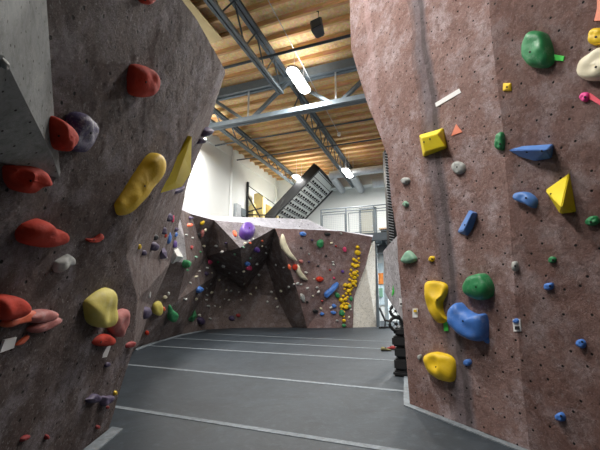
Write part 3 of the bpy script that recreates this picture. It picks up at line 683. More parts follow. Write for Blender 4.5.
hold('L', [(15,345),(20,340),(28,335),(28,338),(20,345)], .02, 'orange', 'thin orange screw-on sliver beneath the worn pink holds', group=GL, n=14)
hold('L', [(83,399),(88,397),(92,394),(97,394),(100,398),(96,402),(88,403)], .05, 'darkpurple', 'left half of a dusty purple hold pair near the floor', group=GL, rough=.1)
hold('L', [(98,402),(100,396),(106,396),(114,396),(110,402),(103,406)], .05, 'darkpurple', 'right half of a dusty purple hold pair near the floor', group=GL, rough=.1)
small('L', 115, 393, 2, 2.4, 'yellow', 'tiny yellow chip above the dusty purple hold pair', group=GL)
small('L', 107, 407, 2.2, 1.6, 'rust', 'tiny dark pink chip under the dusty purple hold pair', group=GL)
small('L', 107, 365, 3, 2.4, 'darkpurple', 'small dusty purple chip above the purple hold pair', rot=-30, group=GL)
small('L', 97, 427, 2.2, 2, 'rust', 'tiny dark red chip lowest near the left wall base', group=GL)
small('L', 24, 438, 6, 2.6, 'rust', 'flat dark red chip at the bottom left', rot=-30, group=GL, h=.03)
small('L', 46, 437, 2.6, 3.2, 'rust', 'round dark red chip at the bottom left', group=GL)
tagcard('L', [(5,340),(17,337),(14,348),(0,353)], None, (8,345), 'white route tag under the thin orange hold')
tagcard('L', [(107,347),(111,346),(107,357),(101,358)], None, (0, 0), 'white route tag under the red half moon hold')
hold('L', [(201,136.5),(203,130),(209,128),(213,130),(209,134)], .08, 'darkpurple', 'upper dark purple hold poking out at the upper left wall edge', group=GL, n=14)
hold('L', [(194,142.5),(197,138),(203,138),(205,141),(199,143)], .08, 'darkpurple', 'lower dark purple hold poking out at the upper left wall edge', group=GL, n=14)
hold('L', [(170,194),(171,190),(178,188.5),(184,186),(182,191),(174,194)], .06, 'darkpurple', 'dark purple hold directly under the yellow wing volume', group=GL, n=18)

GM = 'climbing holds on the receding left wall'
for (u, v, a, b, m, lab) in [
 (168.5,217.5,3.6,4.6,'darkpurple','purple hold topmost of the cluster on the receding left wall'),
 (172.5,219,1.5,4,'pink','thin pink hold beside the topmost purple hold of the cluster'),
 (163,231,3.2,4,'darkpurple','purple hold in the upper part of the left cluster above the red chip'),
 (155,237,3,3,'black','small black hold at the left side of the purple cluster'),
 (165,235,1.6,2.4,'red','small red chip between purple hold and blue hold'),
 (168.5,238,2.6,6.5,'blue','tall blue hold in the purple cluster'),
 (152,245.5,5.2,5,'darkpurple','biggest rounded purple hold in the left cluster'),
 (143,252.5,3,3,'darkpurple','small leftmost purple hold beside a yellow chip'),
 (139,246.5,1.8,2.8,'yellow','small yellow chip left of the purple cluster'),
 (175.5,229,2.8,2.4,'darkpurple','purple hold on the pale facet near its top'),
 (175.5,234.5,1.8,2.4,'blue','small blue hold on the pale facet'),
 (174,244,2.6,3.6,'purple','purple hold in the middle of the pale facet'),
 (183,243,1.8,2.8,'purple','narrow purple hold at the right side of the pale facet'),
 (182.5,238.5,2.4,1.4,'white','white chip on the right side of the pale facet'),
 (166,257.5,1.2,1.2,'white','tiny white chip under the purple triangle'),
 (183,250,1.2,1.5,'yellow','tiny yellow chip beside the white volume'),
 (144,313,5.2,6.5,'darkpurple','large dusty purple rounded hold low on the receding wall'),
 (157,308.5,5,8,'yellowdirty','yellow half disc hold low beside the dusty purple one'),
 (163.5,309,1.7,2,'orange','small orange chip right of the yellow half disc hold'),
 (153.5,327.5,1.6,1.6,'yellow','tiny yellow chip low on the receding wall'),
 (150.5,338,1.6,1.6,'yellow','tiny yellow chip just above the mat edge'),
 (147,333,1.8,2.4,'red','small red chip low near the mat edge'),
 (163.5,321.5,1.3,1.5,'creamhold','tiny cream chip under the green drop hold'),
 (149.5,294,1.2,4.2,'white','thin white upright chip above the dusty purple hold'),
 (150,323,1.1,2,'white','tiny white tag chip below the dusty purple hold'),
 (165,297,2,1.5,'creamhold','tiny cream chip above the yellow half disc hold'),
 (168.5,293.5,1.2,1.8,'white','tiny white chip above the green drop hold')]:
    small('L', u, v, a, b, m, lab, group=GM) if (u < 178 and v < 320 or u < 150) and hitw('L', u, v) else small('B', u, v, a, b, m, lab, group=GM)
volume('L', [(157,260,0),(162,243,0),(167,252,0),(167,258,0),(162,252,.25)], [(0,1,4),(1,2,4),(2,3,4),(3,0,4)], 'darkpurple', 'purple triangular volume in the left cluster', bev=0, base_px=[(162,252),(164,253)], bolts=[(161,252)])
volume('L', [(172,263,0),(174,250,0),(178,248,0),(183.5,257,0),(172.5,264,0),(177,256,.3)], [(0,1,5),(1,2,5),(2,3,5),(3,4,5),(4,0,5)], 'white', 'white angular volume at the bottom of the pale facet', bev=0, base_px=[(176,254),(178,256)])
hold('B', [(167,306),(169,304),(172,309),(177,313),(177.5,317),(174,322),(169,320),(166.5,313)], .16, 'green', 'green drop shaped hold low at the left of the back wall', n=24, top=(172,314))
volume('B', [(186,320,0),(192,315,0),(195,309,0),(197,316,0),(193,322,0),(192.5,317,.25)], [(0,1,5),(1,2,5),(2,3,5),(3,4,5),(4,0,5)], 'green', 'green angular volume right of the green drop hold', bev=0, base_px=[(191,317),(194,316)])
small('B', 201, 321, 3.4, 3.6, 'darkpurple', 'dusty purple round hold low beside the green angular volume')
small('B', 199.5, 315, 1.4, 1.2, 'white', 'white chip above the dusty purple round hold')
hold('B', [(184,264),(184.5,260),(187.5,261),(188,265),(185.5,268)], .2, 'green', 'green hold right of the white angular volume', n=14)

GB = 'climbing holds on the back wall'
for (u, v, a, b, rot, m, lab) in [
 (188,225.5,4.2,2.2,-15,'orange','orange hold near the top left of the back wall'),
 (190,218,3.2,1.8,0,'darkpurple','dark purple hold top left under the white rim of the back wall'),
 (202.3,223,2.6,1.4,-45,'yellow','small yellow hold near the rim of the back wall'),
 (201.5,233.5,1.9,4,20,'palepink','pink hold on the left part of the back wall'),
 (198.5,235,1.8,3,20,'black','dark hold just left of the pink hold'),
 (193,286.5,0,0,0,'',''),
 (209.5,262,4.6,1.9,-35,'pink','bright pink slanted hold in the dark left part of the cave'),
 (235,234,1.8,3.6,-25,'orange','orange hold left of the purple ball'),
 (256,249.5,3.6,3,0,'purple','smaller dusky purple hold under the purple ball'),
 (248.5,268,3.4,2.2,0,'pink','bright pink hold deep in the cave'),
 (247,263.5,3,2,0,'blue','blue chalky hold above the bright pink cave hold'),
 (195.5,257,2,1.4,0,'palegreen','pale green hold in the shaded left area'),
 (246,317,0,0,0,'',''),
 (302.5,233.8,3.2,2.3,0,'blue','blue ring hold near the rim of the back wall'),
 (320.3,243.5,3.2,4,0,'green','green hold at upper centre of the back wall'),
 (327.5,234,3.4,1.8,10,'black','black hold just under the rim of the back wall'),
 (319.5,279.2,4.2,3,0,'red','large red hold in the middle of the back wall'),
 (295,267,2.2,3.2,20,'red','red hold between the two cream crescents'),
 (301,261.5,2,1.8,0,'palepink','pale pink chip beside the upper cream crescent tip'),
 (289.5,267.5,1.4,2.6,-20,'orange','orange chip left of the lower cream crescent'),
 (302.3,297.5,2.2,4.8,-20,'offwhite','tall pale white hold left on the lower back wall'),
 (315.3,311,2.6,1.8,0,'black','black hold low on the back wall'),
 (322,313.8,2.2,1.6,0,'blue','small blue hold low beside the black hold'),
 (344.8,249.5,1.8,2.8,0,'pink','pink hold left of the top of the yellow line'),
 (337,295,2.4,3.2,-30,'green','dark green hold left of the yellow line'),
 (351,299,1.8,2.6,0,'green','green hold right of the yellow line'),
 (342,313,3,3,0,'green','green hold under the lower yellow line'),
 (344,325.5,1.9,1.8,0,'green','lowest green hold at the foot of the yellow line'),
 (334,306,2.4,2,0,'blue','upper small blue hold left of the yellow line foot'),
 (333.5,312.5,2.8,1.7,0,'blue','lower small blue hold left of the yellow line foot'),
 (342.5,271.5,1.6,1.5,0,'purple','small purple hold left of the yellow line'),
 (334,278,1.1,1.1,0,'pink','tiny pink chip left of the yellow line'),
 (349.5,306,1.8,2.2,0,'palegreen','pale chip right of the lower yellow line'),
 (198.5,289.2,4,3.4,0,'blue','blue chalky round hold low in the left part of the cave'),
 (206,273.5,2,1.8,0,'darkpurple','dark round hold above the blue chalky round hold'),
 (232,318,3,2.8,0,'darkpurple','dark purple hold near the floor of the cave'),
 (238.5,315.5,2.4,1.8,0,'rust','dark red hold near the floor of the cave'),
 (191,247.5,1.6,2.2,0,'rust','dark red chip in the shaded left area')]:
    if a: small('B', u, v, a, b, m, lab, rot=rot, group=GB, h=min(a, b)*.05)
hold('B', [(239.5,232),(241,227),(245,224.5),(250,225),(254,229),(254,234),(250,238),(245,238.5),(241,236)], .36, 'purple', 'large glossy purple ball hold on the grey upper facet', n=36, rough=0, bolt=(249.5,228))
hold('B', [(282.7,233.8),(285.3,241.3),(291.3,252.7),(297.3,260.9),(292.7,260),(286.7,255.3),(282,248.7),(280.2,242)], .16, 'creamhold', 'upper long cream crescent hold on the back wall', n=32)
hold('B', [(297.5,264),(299.5,269.5),(307.5,280),(302,279),(298,275.5),(296,270)], .16, 'creamhold', 'lower cream crescent hold on the back wall', n=32)
hold('B', [(324.5,293),(330,288),(337,282.5),(338.5,284.5),(334,290),(327,297),(325,297)], .2, 'blue', 'long blue bar hold slanting in the middle of the back wall', n=28)
# the dense line of yellow holds
yl = [(357.5,247,1.9),(357.5,252.5,2.9),(354,259.5,1.8),(356.5,261,1.5),(358.5,258.5,1.2),(352.5,264.5,1.9),(355,266,2.1),(357.8,265.5,1.7),(351,270,1.5),(354.5,273,2.3),(357,271.5,1.5),
 (351.5,276,1.5),(354.5,277.5,2),(357.5,275.5,1.3),(352.5,281,1.6),(355.5,281.5,1.7),(349.5,279.5,1.4),(345.5,285,2.2),(349,285.5,2.4),(353.5,283.5,2),(355.5,285.5,1.3),
 (344.5,289,1.2),(348.5,291,2.1),(351,289.5,1.4),(346,293.5,1.4),(343,296,1.4),(350,294,1.2),(341.5,300,2.4),(345.5,299,1.9),(347.5,297,1.2),(343.5,303.5,1.6),(342,306.5,2.1),(346,307,2.4),(348.5,304,1.2),(343.5,312,1.6),(343.7,316.5,1.3),(344,320.5,1.9),(341.5,309,1.1),(352,287.5,1.2),(359,262.5,1.0),(346.5,303,1.1),(350,274,1.1)]
for i, (u, v, r) in enumerate(yl):
    lab = 'bright yellow hold in the dense line climbing the right end of the back wall'
    if i == 0: lab = 'topmost yellow hold of the dense yellow line on the back wall'
    if i == 1: lab = 'broad yellow hold second from the top of the dense yellow line'
    if i == 36: lab = 'lowest yellow hold of the dense yellow line near the mat'
    small('B', u, v, r, r*.9, 'yellow', lab, group='dense line of yellow holds on the back wall', h=r*.06, irr=.1) if False else small('B', u, v, r, r*.9, 'yellow', lab, group='dense line of yellow holds on the back wall', h=r*.06)
# tiny pale foot chips
wh = [(212,273),(229.5,272.7),(236.5,272),(219.5,280),(210.5,284),(256.7,264),(211.5,292.5),(207,295),(206.5,300),(196,299),(208.3,306),(215,306),(220,307),(224.5,299),(229,300),(226.5,290),(231,291),(239,292),(250.5,294),(256.5,288),(267.5,301.5),(200,316),(210,318.5),(186,299),(195.5,299.5),
 (184.5,299),(206.5,288),(262,246),(249,241),(253,239),(245,243.5),(265.5,247),(199.5,271),(243.5,271.5),(244,284),(266,253),(282.5,248),(276,265),(283.5,267.5),(281,291),(288.7,287),(271.5,292),(276,298.5),(267.5,302),(277.5,307),(256,288),(301,284.5),(307.5,288),(313,296),(317,287.5),(318.5,291.8),(321,308.5),(297.5,283.5),(306,272.3),(314,279),(333,262),(333.5,264.5),(331.5,243),(341,233.5),(331,307.5),(349,317),(337,320.5),(351,309.5),(283.5,248.3),(309,254),(294,284),(205,230),(216,246),(222,252),(204,246),(186,235),(223.5,266),(196,276.5),(190,283),(207,268),(241,300),(259,275)]
for i, (u, v) in enumerate(wh):
    c = ('creamhold', 'offwhite', 'white')[i % 3]; a = rnd.uniform(.8, 1.5)
    where = 'left of the cave' if u < 215 else 'inside the dark cave' if u < 292 else 'on the brown right section'
    small('B', u, v, a*1.15, a*.8, c, 'tiny pale foot chip on the back wall, ' + where, rot=rnd.uniform(-60, 60), group='tiny pale foot chips on the back wall, '+where, h=a*.05, n=7)
cc = [(312,240,'darkpurple'),(336,246,'rust'),(309,262,'darkpurple'),(326,256,'black'),(330,270,'rust'),(318,266,'black'),(226,243,'darkpurple'),(218,262,'green'),(235,254,'palegreen'),(243,247,'palegreen'),(250,258,'palegreen'),(262,241,'orange'),(250,243,'orange'),(301,248,'black'),(307,302,'black'),(322,301,'rust'),(192,238,'white'),(187,270,'green'),(200,252,'green')]
cn = {'darkpurple': 'dark purple', 'rust': 'dark red', 'black': 'black', 'green': 'green', 'palegreen': 'pale green', 'orange': 'orange', 'white': 'white'}
for (u, v, m) in cc:
    where = 'left part' if u < 215 else 'cave area' if u < 292 else 'brown right section'
    small('B', u, v, 1.3, 1.0, m, 'very small %s chip on the %s of the back wall' % (cn[m], where), group='very small coloured chips on the back wall', h=.06, n=7)

# ------------------------------------------------------------------ mat tapes
def strip(p, q, w, label, m='tape', z=.006):
    p, q = Vector(p), Vector(q); p.z = q.z = 0
    bm = bmesh.new(); bar(bm, p+ZZ*z/2, q+ZZ*z/2, w, z, up=ZZ); o = link('floor_tape', bm, M[m], loc=(p+q)/2); return tag(o, label, 'floor tape', 'grey tape strips on the mats')
def F(u, v): return Pa(u, v, 2, 0)
for (u1, v1, u2, v2, w, lab) in [(118, 407.5, 390, 450, .09, 'nearest grey tape seam across the dark mats'), (130, 365, 405, 391.5, .10, 'second nearest grey tape seam across the mats'), (145, 345.5, 400, 361, .10, 'third grey tape seam across the mats'),
     (158, 337.5, 385, 349, .08, 'fourth grey tape seam across the mats before the shoes'), (215, 334, 396, 342, .06, 'farthest faint grey tape seam across the mats')]:
    p, q = F(u1, v1), F(u2, v2); d = (q-p).normalized(); strip(p-d*.3, q+d*(1.0 if v1 > 400 else .1), w, lab)
def poly_strip(px, label):
    bm = bmesh.new(); prism(bm, [F(u, v)+ZZ*.016 for u, v in px], -ZZ*.014); return tag(link('floor_tape', bm, M['tape']), label, 'floor tape', 'grey tape strips on the mats')
poly_strip([(405, 347), (409, 347), (411, 404), (404, 406), (403.5, 398)], 'grey edge strip running back from the corner of the right wall')
poly_strip([(404, 406), (411, 403.5), (526, 446), (600, 474), (600, 482), (517, 451)], 'grey edge strip along the foot of the right wall')
poly_strip([(82, 452), (112, 428), (123, 430), (97, 452)], 'short grey edge strip at the foot of the left wall')
poly_strip([(133, 350), (150, 343.5), (180, 335), (206, 330), (206, 330.8), (180, 336), (151, 345), (137, 350.5)], 'thin pale edge strip along the foot of the far left wall')

# ------------------------------------------------------------------ shoes on the mat
def shoe(u, v, rot, m, label):
    p = F(u, v); o = empty('climbing_shoe', p, label, 'shoe', 'pair of climbing shoes on the mat'); o.rotation_euler = (0, 0, math.radians(rot)); o.scale = (.85, .85, .85)
    bm = bmesh.new(); sec = [(-.16, .035, .02, .10), (-.12, .05, .015, .13), (-.04, .052, .012, .12), (.04, .058, .01, .08), (.11, .055, .01, .06), (.165, .03, .012, .035)]
    rings = []
    for x, w, z0, z1 in sec:
        rings.append([bm.verts.new((x, w*math.cos(a), (z0+z1)/2+(z1-z0)/2*math.sin(a))) for a in [2*math.pi*k/12 for k in range(12)]])
    for A, B in zip(rings, rings[1:]):
        for k in range(12): bm.faces.new((A[k], A[(k+1) % 12], B[(k+1) % 12], B[k]))
    bm.faces.new(rings[0][::-1]); bm.faces.new(rings[-1]); link('upper', bm, M[m], o, smooth=True)
    bm = bmesh.new(); pts = [(x, w*1.12) for x, w, a, b in sec]+[(x, -w*1.12) for x, w, a, b in sec[::-1]]
    prism(bm, [Vector((x, y, .002)) for x, y in pts], Vector((0, 0, .022))); link('sole', bm, M['black'], o)
    bm = bmesh.new(); bar(bm, (-.02, -.056, .1), (-.02, .056, .11), .03, .02); link('strap', bm, M['black'], o)
shoe(386, 351, 20, 'olive', 'olive and black climbing shoe lying on the mat, left one of the pair')
shoe(391, 349.5, 150, 'rust', 'red and black climbing shoe lying on the mat, right one of the pair')

# ------------------------------------------------------------------ mezzanine
YD = 17.9; zd = Pa(360, 234, 1, YD).z
print('deck', zd)
mz = empty('mezzanine_deck', (0, YD, zd), 'grey steel mezzanine deck above the back climbing wall', 'mezzanine')
def mp_(n, fn, m):
    bm = bmesh.new(); fn(bm); bmesh.ops.translate(bm, verts=bm.verts, vec=(0, -YD, -zd)); return link(n, bm, M[m], mz)
mp_('deck_slab', lambda b: (box(b, (XW+.02, 16.3, zd-.12), (-6.6, YD+.1, zd)), box(b, (XW+.3, YD+.1, zd-.12), (6, YB-.02, zd))), 'steel')
mp_('edge_beam', lambda b: (box(b, (-6.6, YD-.05, zd-.35), (6, YD+.1, zd+.02)), box(b, (-6.6, YD-.12, zd-.38), (6, YD+.1, zd-.33))), 'steeldark')
mp_('lower_beam', lambda b: (box(b, (-5, YD+1.2, zd-.85), (6, YD+1.5, zd-.45)), box(b, (-5, YD+1.1, zd-.9), (6, YD+1.6, zd-.84))), 'steel')
for xx in (-3.2, -2.2, -1.2): mp_('cross_beam', lambda b: box(b, (xx-.08, YD+.1, zd-.42), (xx+.08, YB-.1, zd-.12)), 'steeldark')
# railing
zt = Pa(355, 207, 1, YD).z; x0, x1 = Pa(321, 209, 1, YD).x, 0.5
rl = empty('guard_railing', (x0, YD, zd), 'grey steel guard railing with wire mesh panels on the mezzanine edge', 'railing')
def rp(n, fn, m='steel'):
    bm = bmesh.new(); fn(bm); bmesh.ops.translate(bm, verts=bm.verts, vec=(-x0, -YD, -zd)); return link(n, bm, M[m], rl)
H = zt-zd
rp('top_rail', lambda b: tube(b, [(x0, YD, zt), (x1, YD, zt)], .03, 8))
rp('middle_rail', lambda b: tube(b, [(x0, YD, zt-.17), (x1, YD, zt-.17)], .025, 8))
posts = [x0] + [Pa(u, 215, 1, YD).x for u in (346, 374)] + [-.6, .4]
for xx in posts: rp('post', lambda b: bar(b, (xx, YD, zd), (xx, YD, zt), .06))
for a, b2 in ((posts[0]+.08, posts[1]-.06), (posts[1]+.14, posts[2]-.06), (posts[2]+.1, posts[3]-.08)):
    def fr(b):
        zz = zt-.3
        for s in ((a, zz, b2, zz), (a, zd+.1, b2, zd+.1)): bar(b, (s[0], YD, s[1]), (s[2], YD, s[3]), .035)
        for s in (a, b2): bar(b, (s, YD, zd+.1), (s, YD, zz), .035)
    rp('panel_frame', fr)
    def ms(b):
        zz = zt-.3; x = a+.1
        while x < b2: bar(b, (x, YD, zd+.1), (x, YD, zz), .008); x += .1
        z = zd+.2
        while z < zz: bar(b, (a, YD, z), (b2, YD, z), .008); z += .1
    rp('wire_mesh', ms, 'steellight')
# door in back wall
dl, dr2 = Pa(359.5, 222, 1, YB).x, Pa(377, 222, 1, YB).x; dt = Pa(368, 208, 1, YB).z
dd = tag(one('door_1', lambda b: box(b, (dl+.1, YB-.05, zd), (dr2-.1, YB-.01, dt-.1)), M['doorpaint'], loc=((dl+dr2)/2, YB-.03, zd)), kind='structure')
tag(one('trim_5', lambda b: (box(b, (dl, YB-.09, zd), (dl+.12, YB, dt)), box(b, (dr2-.12, YB-.09, zd), (dr2, YB, dt)), box(b, (dl, YB-.09, dt-.12), (dr2, YB, dt))), M['steel']), kind='structure')
bm = bmesh.new(); box(bm, (dr2-.3-(dl+dr2)/2, -.08, .95), (dr2-.2-(dl+dr2)/2, -.02, 1.05)); link('door_handle', bm, M['steellight'], dd)
# object by the door on the deck
pb_ = Pa(385.5, 231, 1, YD+1); w = empty('side_table', (pb_.x, YD+1, zd), 'small dark table with brown top on the mezzanine by the right wall', 'table')
one('table_top', lambda b: box(b, (-.3, -.25, .32), (.3, .25, .38)), M['timber'], w)
one('base', lambda b: box(b, (-.22, -.18, 0), (.22, .18, .32)), M['black'], w)

# big silver duct
def duct(pts, r, label, name='air_duct', m='duct'):
    pts = [Vector(p) for p in pts]; o = empty(name, pts[0], label, 'duct')
    bm = bmesh.new(); tube(bm, [p-pts[0] for p in pts], r, 20); link('duct_tube', bm, M[m], o, smooth=True, angle=50)
    # ribs
    for fr in (.12, .8):
        p = pts[0]+(pts[-1]-pts[0])*fr-pts[0]; bm = bmesh.new(); tube(bm, [p+ZZ*r*.9, p+ZZ*(HC-.02-pts[0].z)], .012, 6); link('hanger', bm, M['steellight'], o)
    for a, b in zip(pts, pts[1:]):
        L = (b-a).length; n = int(L/.45)
        for i in range(n):
            bm = bmesh.new()
            p = a+(b-a)*((i+.5)/n)-pts[0]; d = (b-a).normalized()*.02; tube(bm, [p-d, p+d], r*1.03, 20)
            link('seam_rib', bm, M['steellight'], o, smooth=True, angle=50)
YDu = 18.6; zdu = Pa(360, 171.5, 1, YDu).z; xdl = Pa(330, 176, 1, YDu).x
print('duct z', zdu)
duct([(xdl, YDu, zdu), (3, YDu, zdu)], .21, 'long silver round duct crossing below the roof at the back')
duct([(xdl+.1, YDu+.1, zdu-.05), (xdl+.1, YDu+2.4, zdu-.25)], .22, 'silver branch duct running to the back wall beside the black board')
duct([(xdl+1.25, YDu+.15, zdu-.1), (xdl+1.25, YDu+2.45, zdu-.3)], .24, 'fat silver branch duct running to the back wall behind the far lamp')
duct([(Pa(373, 183, 1, 20.2).x, 20.2, Pa(373, 183, 1, 20.2).z), (2, 20.2, Pa(373, 183, 1, 20.2).z)], .3, 'short silver duct with rounded end near the right wall edge')
tag(one('trim_6', lambda b: box(b, (XW+2.8, YB-.6, Pa(350, 188, 1, YB-.3).z), (5, YB, Pa(350, 188, 1, YB-.3).z+.7)), M['paintwhite']), kind='structure')

# tilted training board on the mezzanine
YT = 17.6
T = Pa(319, 169, 1, YT); Bt = Pa(274.5, 216, 1, YT); dirn = (Bt-T).normalized()
kk = (zd+.15-T.z)/dirn.z; Bt = T+dirn*kk
Y2 = None
for i in range(400):
    yy = YT+i*.02; q = Vector((T.x, yy, T.z)); r = q-EYE; uu = 300+F_PX*r.dot(RT)/r.dot(FW)
    if uu >= 343: Y2 = yy; break
Y2 = min(Y2 or 20.5, YB-.15); print('board', T, Bt, Y2)
nb = dirn.cross(Vector((0, 1, 0))).normalized()
if nb.z > 0: nb = -nb
tb = empty('training_board', Bt, 'steeply tilted black training board covered with holds on the mezzanine', 'training board')
def tp(n, fn, m):
    bm = bmesh.new(); fn(bm); bmesh.ops.translate(bm, verts=bm.verts, vec=-Bt); return link(n, bm, m, tb)
Lb = (Bt-T).length
def slab(bm, s0, s1, y0, y1, n0, n1):
    P = [T+dirn*s+nb*n for s in (s0, s1) for n in (n0, n1)]
    vs = [bm.verts.new((p.x, y, p.z)) for p in P for y in (y0, y1)]
    for f in ((0,1,3,2),(4,6,7,5),(0,4,5,1),(2,3,7,6),(0,2,6,4),(1,5,7,3)): bm.faces.new([vs[i] for i in f])
tp('board_face', lambda b: slab(b, .05, Lb, YT+.1, Y2, -.05, 0), M['paintwhite'])
tp('side_frame', lambda b: slab(b, -.05, Lb, YT-.05, YT+.1, -.45, .05), M['blackmetal'])
tp('side_frame', lambda b: slab(b, -.05, Lb, Y2, Y2+.12, -.3, .05), M['blackmetal'])
tp('top_frame', lambda b: slab(b, -.08, .06, YT-.05, Y2+.12, -.3, .06), M['blackmetal'])
NR = 15; NC = 13
tp('dark_strips', lambda b: [slab(b, .12+Lb*(i)/NR, .12+Lb*i/NR+Lb/NR*.10, YT+.1, Y2, -.001, .03) for i in range(NR-1)], M['blackmetal'])
proto = None
for i in range(1, NR-2):
    for j in range(8):
        if (i-3)*9+j > 999: break
        s = .12+Lb*(i+.72)/NR; y = YT+.3+(Y2-YT-.5)*(j+(.5 if i % 2 else 0))/8
        p = T+dirn*s; p.y = y
        if proto is None:
            bm = bmesh.new(); bmesh.ops.create_icosphere(bm, subdivisions=1, radius=.085)
            for v in bm.verts: v.co += Vector((noise.noise(v.co*20), noise.noise(v.co*23+ZZ), noise.noise(v.co*19-ZZ)))*.03
            proto = link('board_hold', bm, M['black']); o = proto
        else: o = proto.copy(); C.objects.link(o)
        o.location = p+nb*.03; o.rotation_euler = (i*1.3, j*2.1, i+j)
        tag(o, 'black hold in the grid covering the tilted training board', 'climbing hold', 'black holds on the training board')
# the board's stay frame and foam blocks at the left
yf = 16.9
def P2(u, v, y=yf): return Pa(u, v, 1, y)
sf = empty('steel_stand', P2(248, 216), 'black steel post and diagonal stays standing left of the training board', 'stand')
def sp_(n, a, b, w):
    bm = bmesh.new(); bar(bm, a, b, w); bmesh.ops.translate(bm, verts=bm.verts, vec=-sf.location); return link(n, bm, M['blackmetal'], sf)
pz = P2(248, 182); pbm = Vector((pz.x, yf, zd)); sp_('post', pbm, pz, .1)
sp_('upper_stay', pz-Vector((0, 0, .2)), P2(280, 208), .035)
sp_('lower_stay', P2(248, 196), P2(260, 217), .07)
sp_('cross_bar', P2(247, 212), P2(262, 208), .06)
sp_('base_bar', P2(247, 214.5), P2(275, 215.5), .06)
sp_('hook_arm', P2(274, 218), P2(284, 199), .09)
def block(pts, y, dep, label):
    q = [P2(u, v, y) for u, v in pts]
    for p in q:
        if p.z < P2(255, 217, y).z: p.z = zd
    bm = bmesh.new(); prism(bm, q, Vector((0, dep, 0))); o = link('foam_block', bm, M['foam']); tag(o, label, 'block', 'cream blocks stacked by the white wall')
block([(254, 218), (254, 194), (258, 193), (263, 196), (263, 218)], 17.3, .35, 'tall cream block standing behind the black stand')
block([(249, 218), (249, 206), (253.7, 203), (253.7, 218)], 17.0, .3, 'short cream block at the left of the tall cream block')
block([(263.4, 218), (263.4, 203), (270, 206), (277, 212), (277, 218)], 17.75, .4, 'cream wedge shaped block right of the tall cream block')
def ebox(u0, v0, u1, v1, m, label):
    a, b = Pa(u0, v0, 0, XW+.05), Pa(u1, v1, 0, XW+.05)
    o = one('electrical_box', lambda bb: box(bb, (XW, a.y, b.z), (XW+.2, b.y, a.z)), M[m]); tag(o, label, 'electrical box', 'electrical boxes on the white wall')
ebox(234.5, 203.5, 238.5, 218, 'steellight', 'pale grey electrical box on the white wall')
ebox(239.2, 208, 243.5, 217, 'steel', 'darker grey electrical box on the white wall')

# post beside the back wall
pp = Pa(377.5, 327, 2, 0)
po = empty('steel_column', pp, 'grey square steel column right of the cream side panel', 'column')
one('shaft', lambda b: box(b, (-.06, .05, 0), (.1, .21, Pa(377.5, 243.5, 1, pp.y).z)), M['steel'], po)
one('cap_plate', lambda b: box(b, (-.12, 0, Pa(377.5, 243.5, 1, pp.y).z-.06), (.16, .28, Pa(377.5, 243.5, 1, pp.y).z)), M['steeldark'], po)
# things seen under the mezzanine
pw = Pa(380, 262, 1, 20.9); pz2 = Pa(380, 300, 1, 20.9)
tag(one('window_1', lambda b: box(b, (Pa(378, 290, 1, 21).x-.2, YB-.06, .9), (Pa(386, 290, 1, 21).x, YB-.01, Pa(380, 263, 1, 21).z)), M['paleblue']), kind='structure')
o = one('poster', lambda b: box(b, (Pa(377, 290, 1, 21).x, YB-.12, Pa(380, 284, 1, 21).z), (Pa(384.5, 290, 1, 21).x, YB-.08, Pa(380, 273, 1, 21).z)), M['posterorange']); tag(o, 'orange poster on the pale wall seen under the mezzanine', 'poster')
o = one('green_banner', lambda b: box(b, (Pa(378, 290, 1, 21).x, YB-.12, Pa(380, 297, 1, 21).z), (Pa(382.5, 290, 1, 21).x, YB-.08, Pa(380, 288, 1, 21).z)), M['palegreen']); tag(o, 'pale green panel below the orange poster', 'banner')
xq = Pa(386.5, 300, 1, 19.5).x
tag(one('partition_post', lambda b: box(b, (xq-.1, 19.4, 0), (xq+.1, 19.6, zd-.1)), M['paleblue']), 'pale blue grey partition post under the mezzanine', 'post')
# exercise bench with slanted back
eb = F(385, 328.3); e = empty('exercise_bench', eb, 'black adjustable exercise bench with tilted back pad under the mezzanine', 'bench'); e.scale = (.72, .72, .85)
def ep(n, a, b, w, h=None):
    bm = bmesh.new(); bar(bm, a, b, w, h); bmesh.ops.bevel(bm, geom=bm.edges, offset=min(w, h or w)*.15, segments=1, affect='EDGES'); return link(n, bm, M['black'], e)
ep('back_pad', (-.28, 0, 1.05), (.02, 0, .45), .4, .1); ep('seat_pad', (-.02, 0, .42), (.35, 0, .36), .4, .09)
ep('frame_post', (0, 0, .05), (.05, 0, .45), .08); ep('base_bar', (-.3, 0, .05), (.5, 0, .05), .09); ep('front_foot', (.5, -.25, .05), (.5, .25, .05), .08); ep('rear_foot', (-.3, -.25, .05), (-.3, .25, .05), .08)
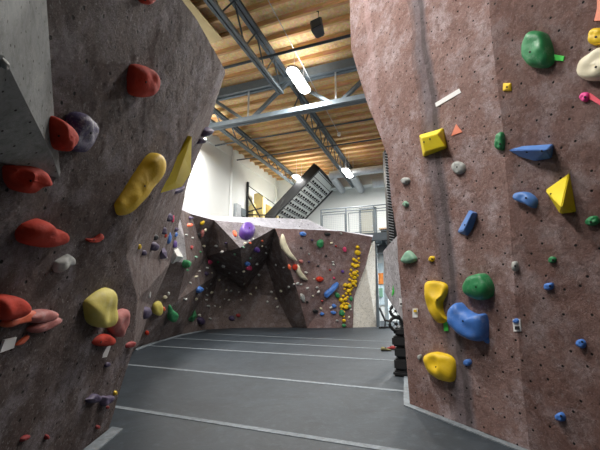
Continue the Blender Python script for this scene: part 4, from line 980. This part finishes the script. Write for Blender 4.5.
# stack of black things with wheels beside the right wall
rb = F(400, 377); rk = empty('equipment_rack', rb, 'stack of black cushions on a low rack against the right wall end', 'rack')
ang = math.radians(-20)
def rx(n, lo, hi, m='black', bev=.03):
    bm = bmesh.new(); box(bm, lo, hi); bmesh.ops.bevel(bm, geom=bm.edges, offset=bev, segments=2, affect='EDGES'); link(n, bm, M[m], rk)
rx('base', (-.12, 0, 0), (.6, .6, .1)); z = .11
for k, (h_, dx) in enumerate(((.22, 0), (.2, .02), (.2, -.02), (.16, .02))): rx('cushion', (-.1+dx, .02, z), (.6+dx, .58, z+h_-.02)); z += h_
for k, (u, v, r) in enumerate(((396, 311, .11), (396, 324, .12))):
    p = Pd(u, v, 7.0); o = empty('spoked_wheel', p, ('upper' if k == 0 else 'lower')+' black spoked wheel sticking out above the black cushions', 'wheel', 'black spoked wheels by the right wall')
    bm = bmesh.new(); pts = [(RT*math.cos(a)+ZZ*math.sin(a))*r for a in [2*math.pi*i/20 for i in range(21)]]; tube(bm, pts, .03, 8, close=False); link('tyre', bm, M['black'], o, smooth=True)
    for i in range(5):
        a = 2*math.pi*i/5; bm = bmesh.new(); bar(bm, Vector((0, 0, 0)), (RT*math.cos(a)+ZZ*math.sin(a))*r, .012); link('spoke', bm, M['steeldark'], o)
    bm = bmesh.new(); tube(bm, [-FH*.03, FH*.03], .03, 10); link('hub', bm, M['black'], o)
# black slatted tower behind right wall edge
YS = 9.0
def P3(u, v): return Pd(u, v, 9.0)
tw = empty('training_board', P3(393, 300), 'black board edge studded with pale holds behind the left edge of the right wall', 'training board')
bm = bmesh.new(); pts = [P3(384.5, 150), P3(388, 200), P3(389.5, 247), P3(410, 247), P3(410, 150)]; prism(bm, pts, FH*.25)
bmesh.ops.translate(bm, verts=bm.verts, vec=-tw.location); link('board_face', bm, M['blackmetal'], tw)
bm = bmesh.new()
for i in range(34):
    v = 153+i*2.75; u0 = 385+(v-150)/97*5; a, b = P3(u0-.3, v), P3(u0+4.5, v+1.2); bar(bm, a-FH*.02, b-FH*.02, .02, .014)
bmesh.ops.translate(bm, verts=bm.verts, vec=-tw.location); link('edge_slats', bm, M['steellight'], tw)
bm = bmesh.new(); a = P3(398, 247); bar(bm, a, Vector((a.x, a.y, 0)), .12); bmesh.ops.translate(bm, verts=bm.verts, vec=-tw.location); link('support_post', bm, M['blackmetal'], tw)

# ------------------------------------------------------------------ world and view
wd = bpy.data.worlds.new('world'); sc.world = wd; wd.use_nodes = True
wd.node_tree.nodes['Background'].inputs[0].default_value = (.95, .97, 1, 1); wd.node_tree.nodes['Background'].inputs[1].default_value = .05
sc.view_settings.view_transform = 'Standard'; sc.view_settings.look = 'None'; sc.view_settings.gamma = 1; sc.view_settings.exposure = 0.08
sc.view_settings.use_curve_mapping = False
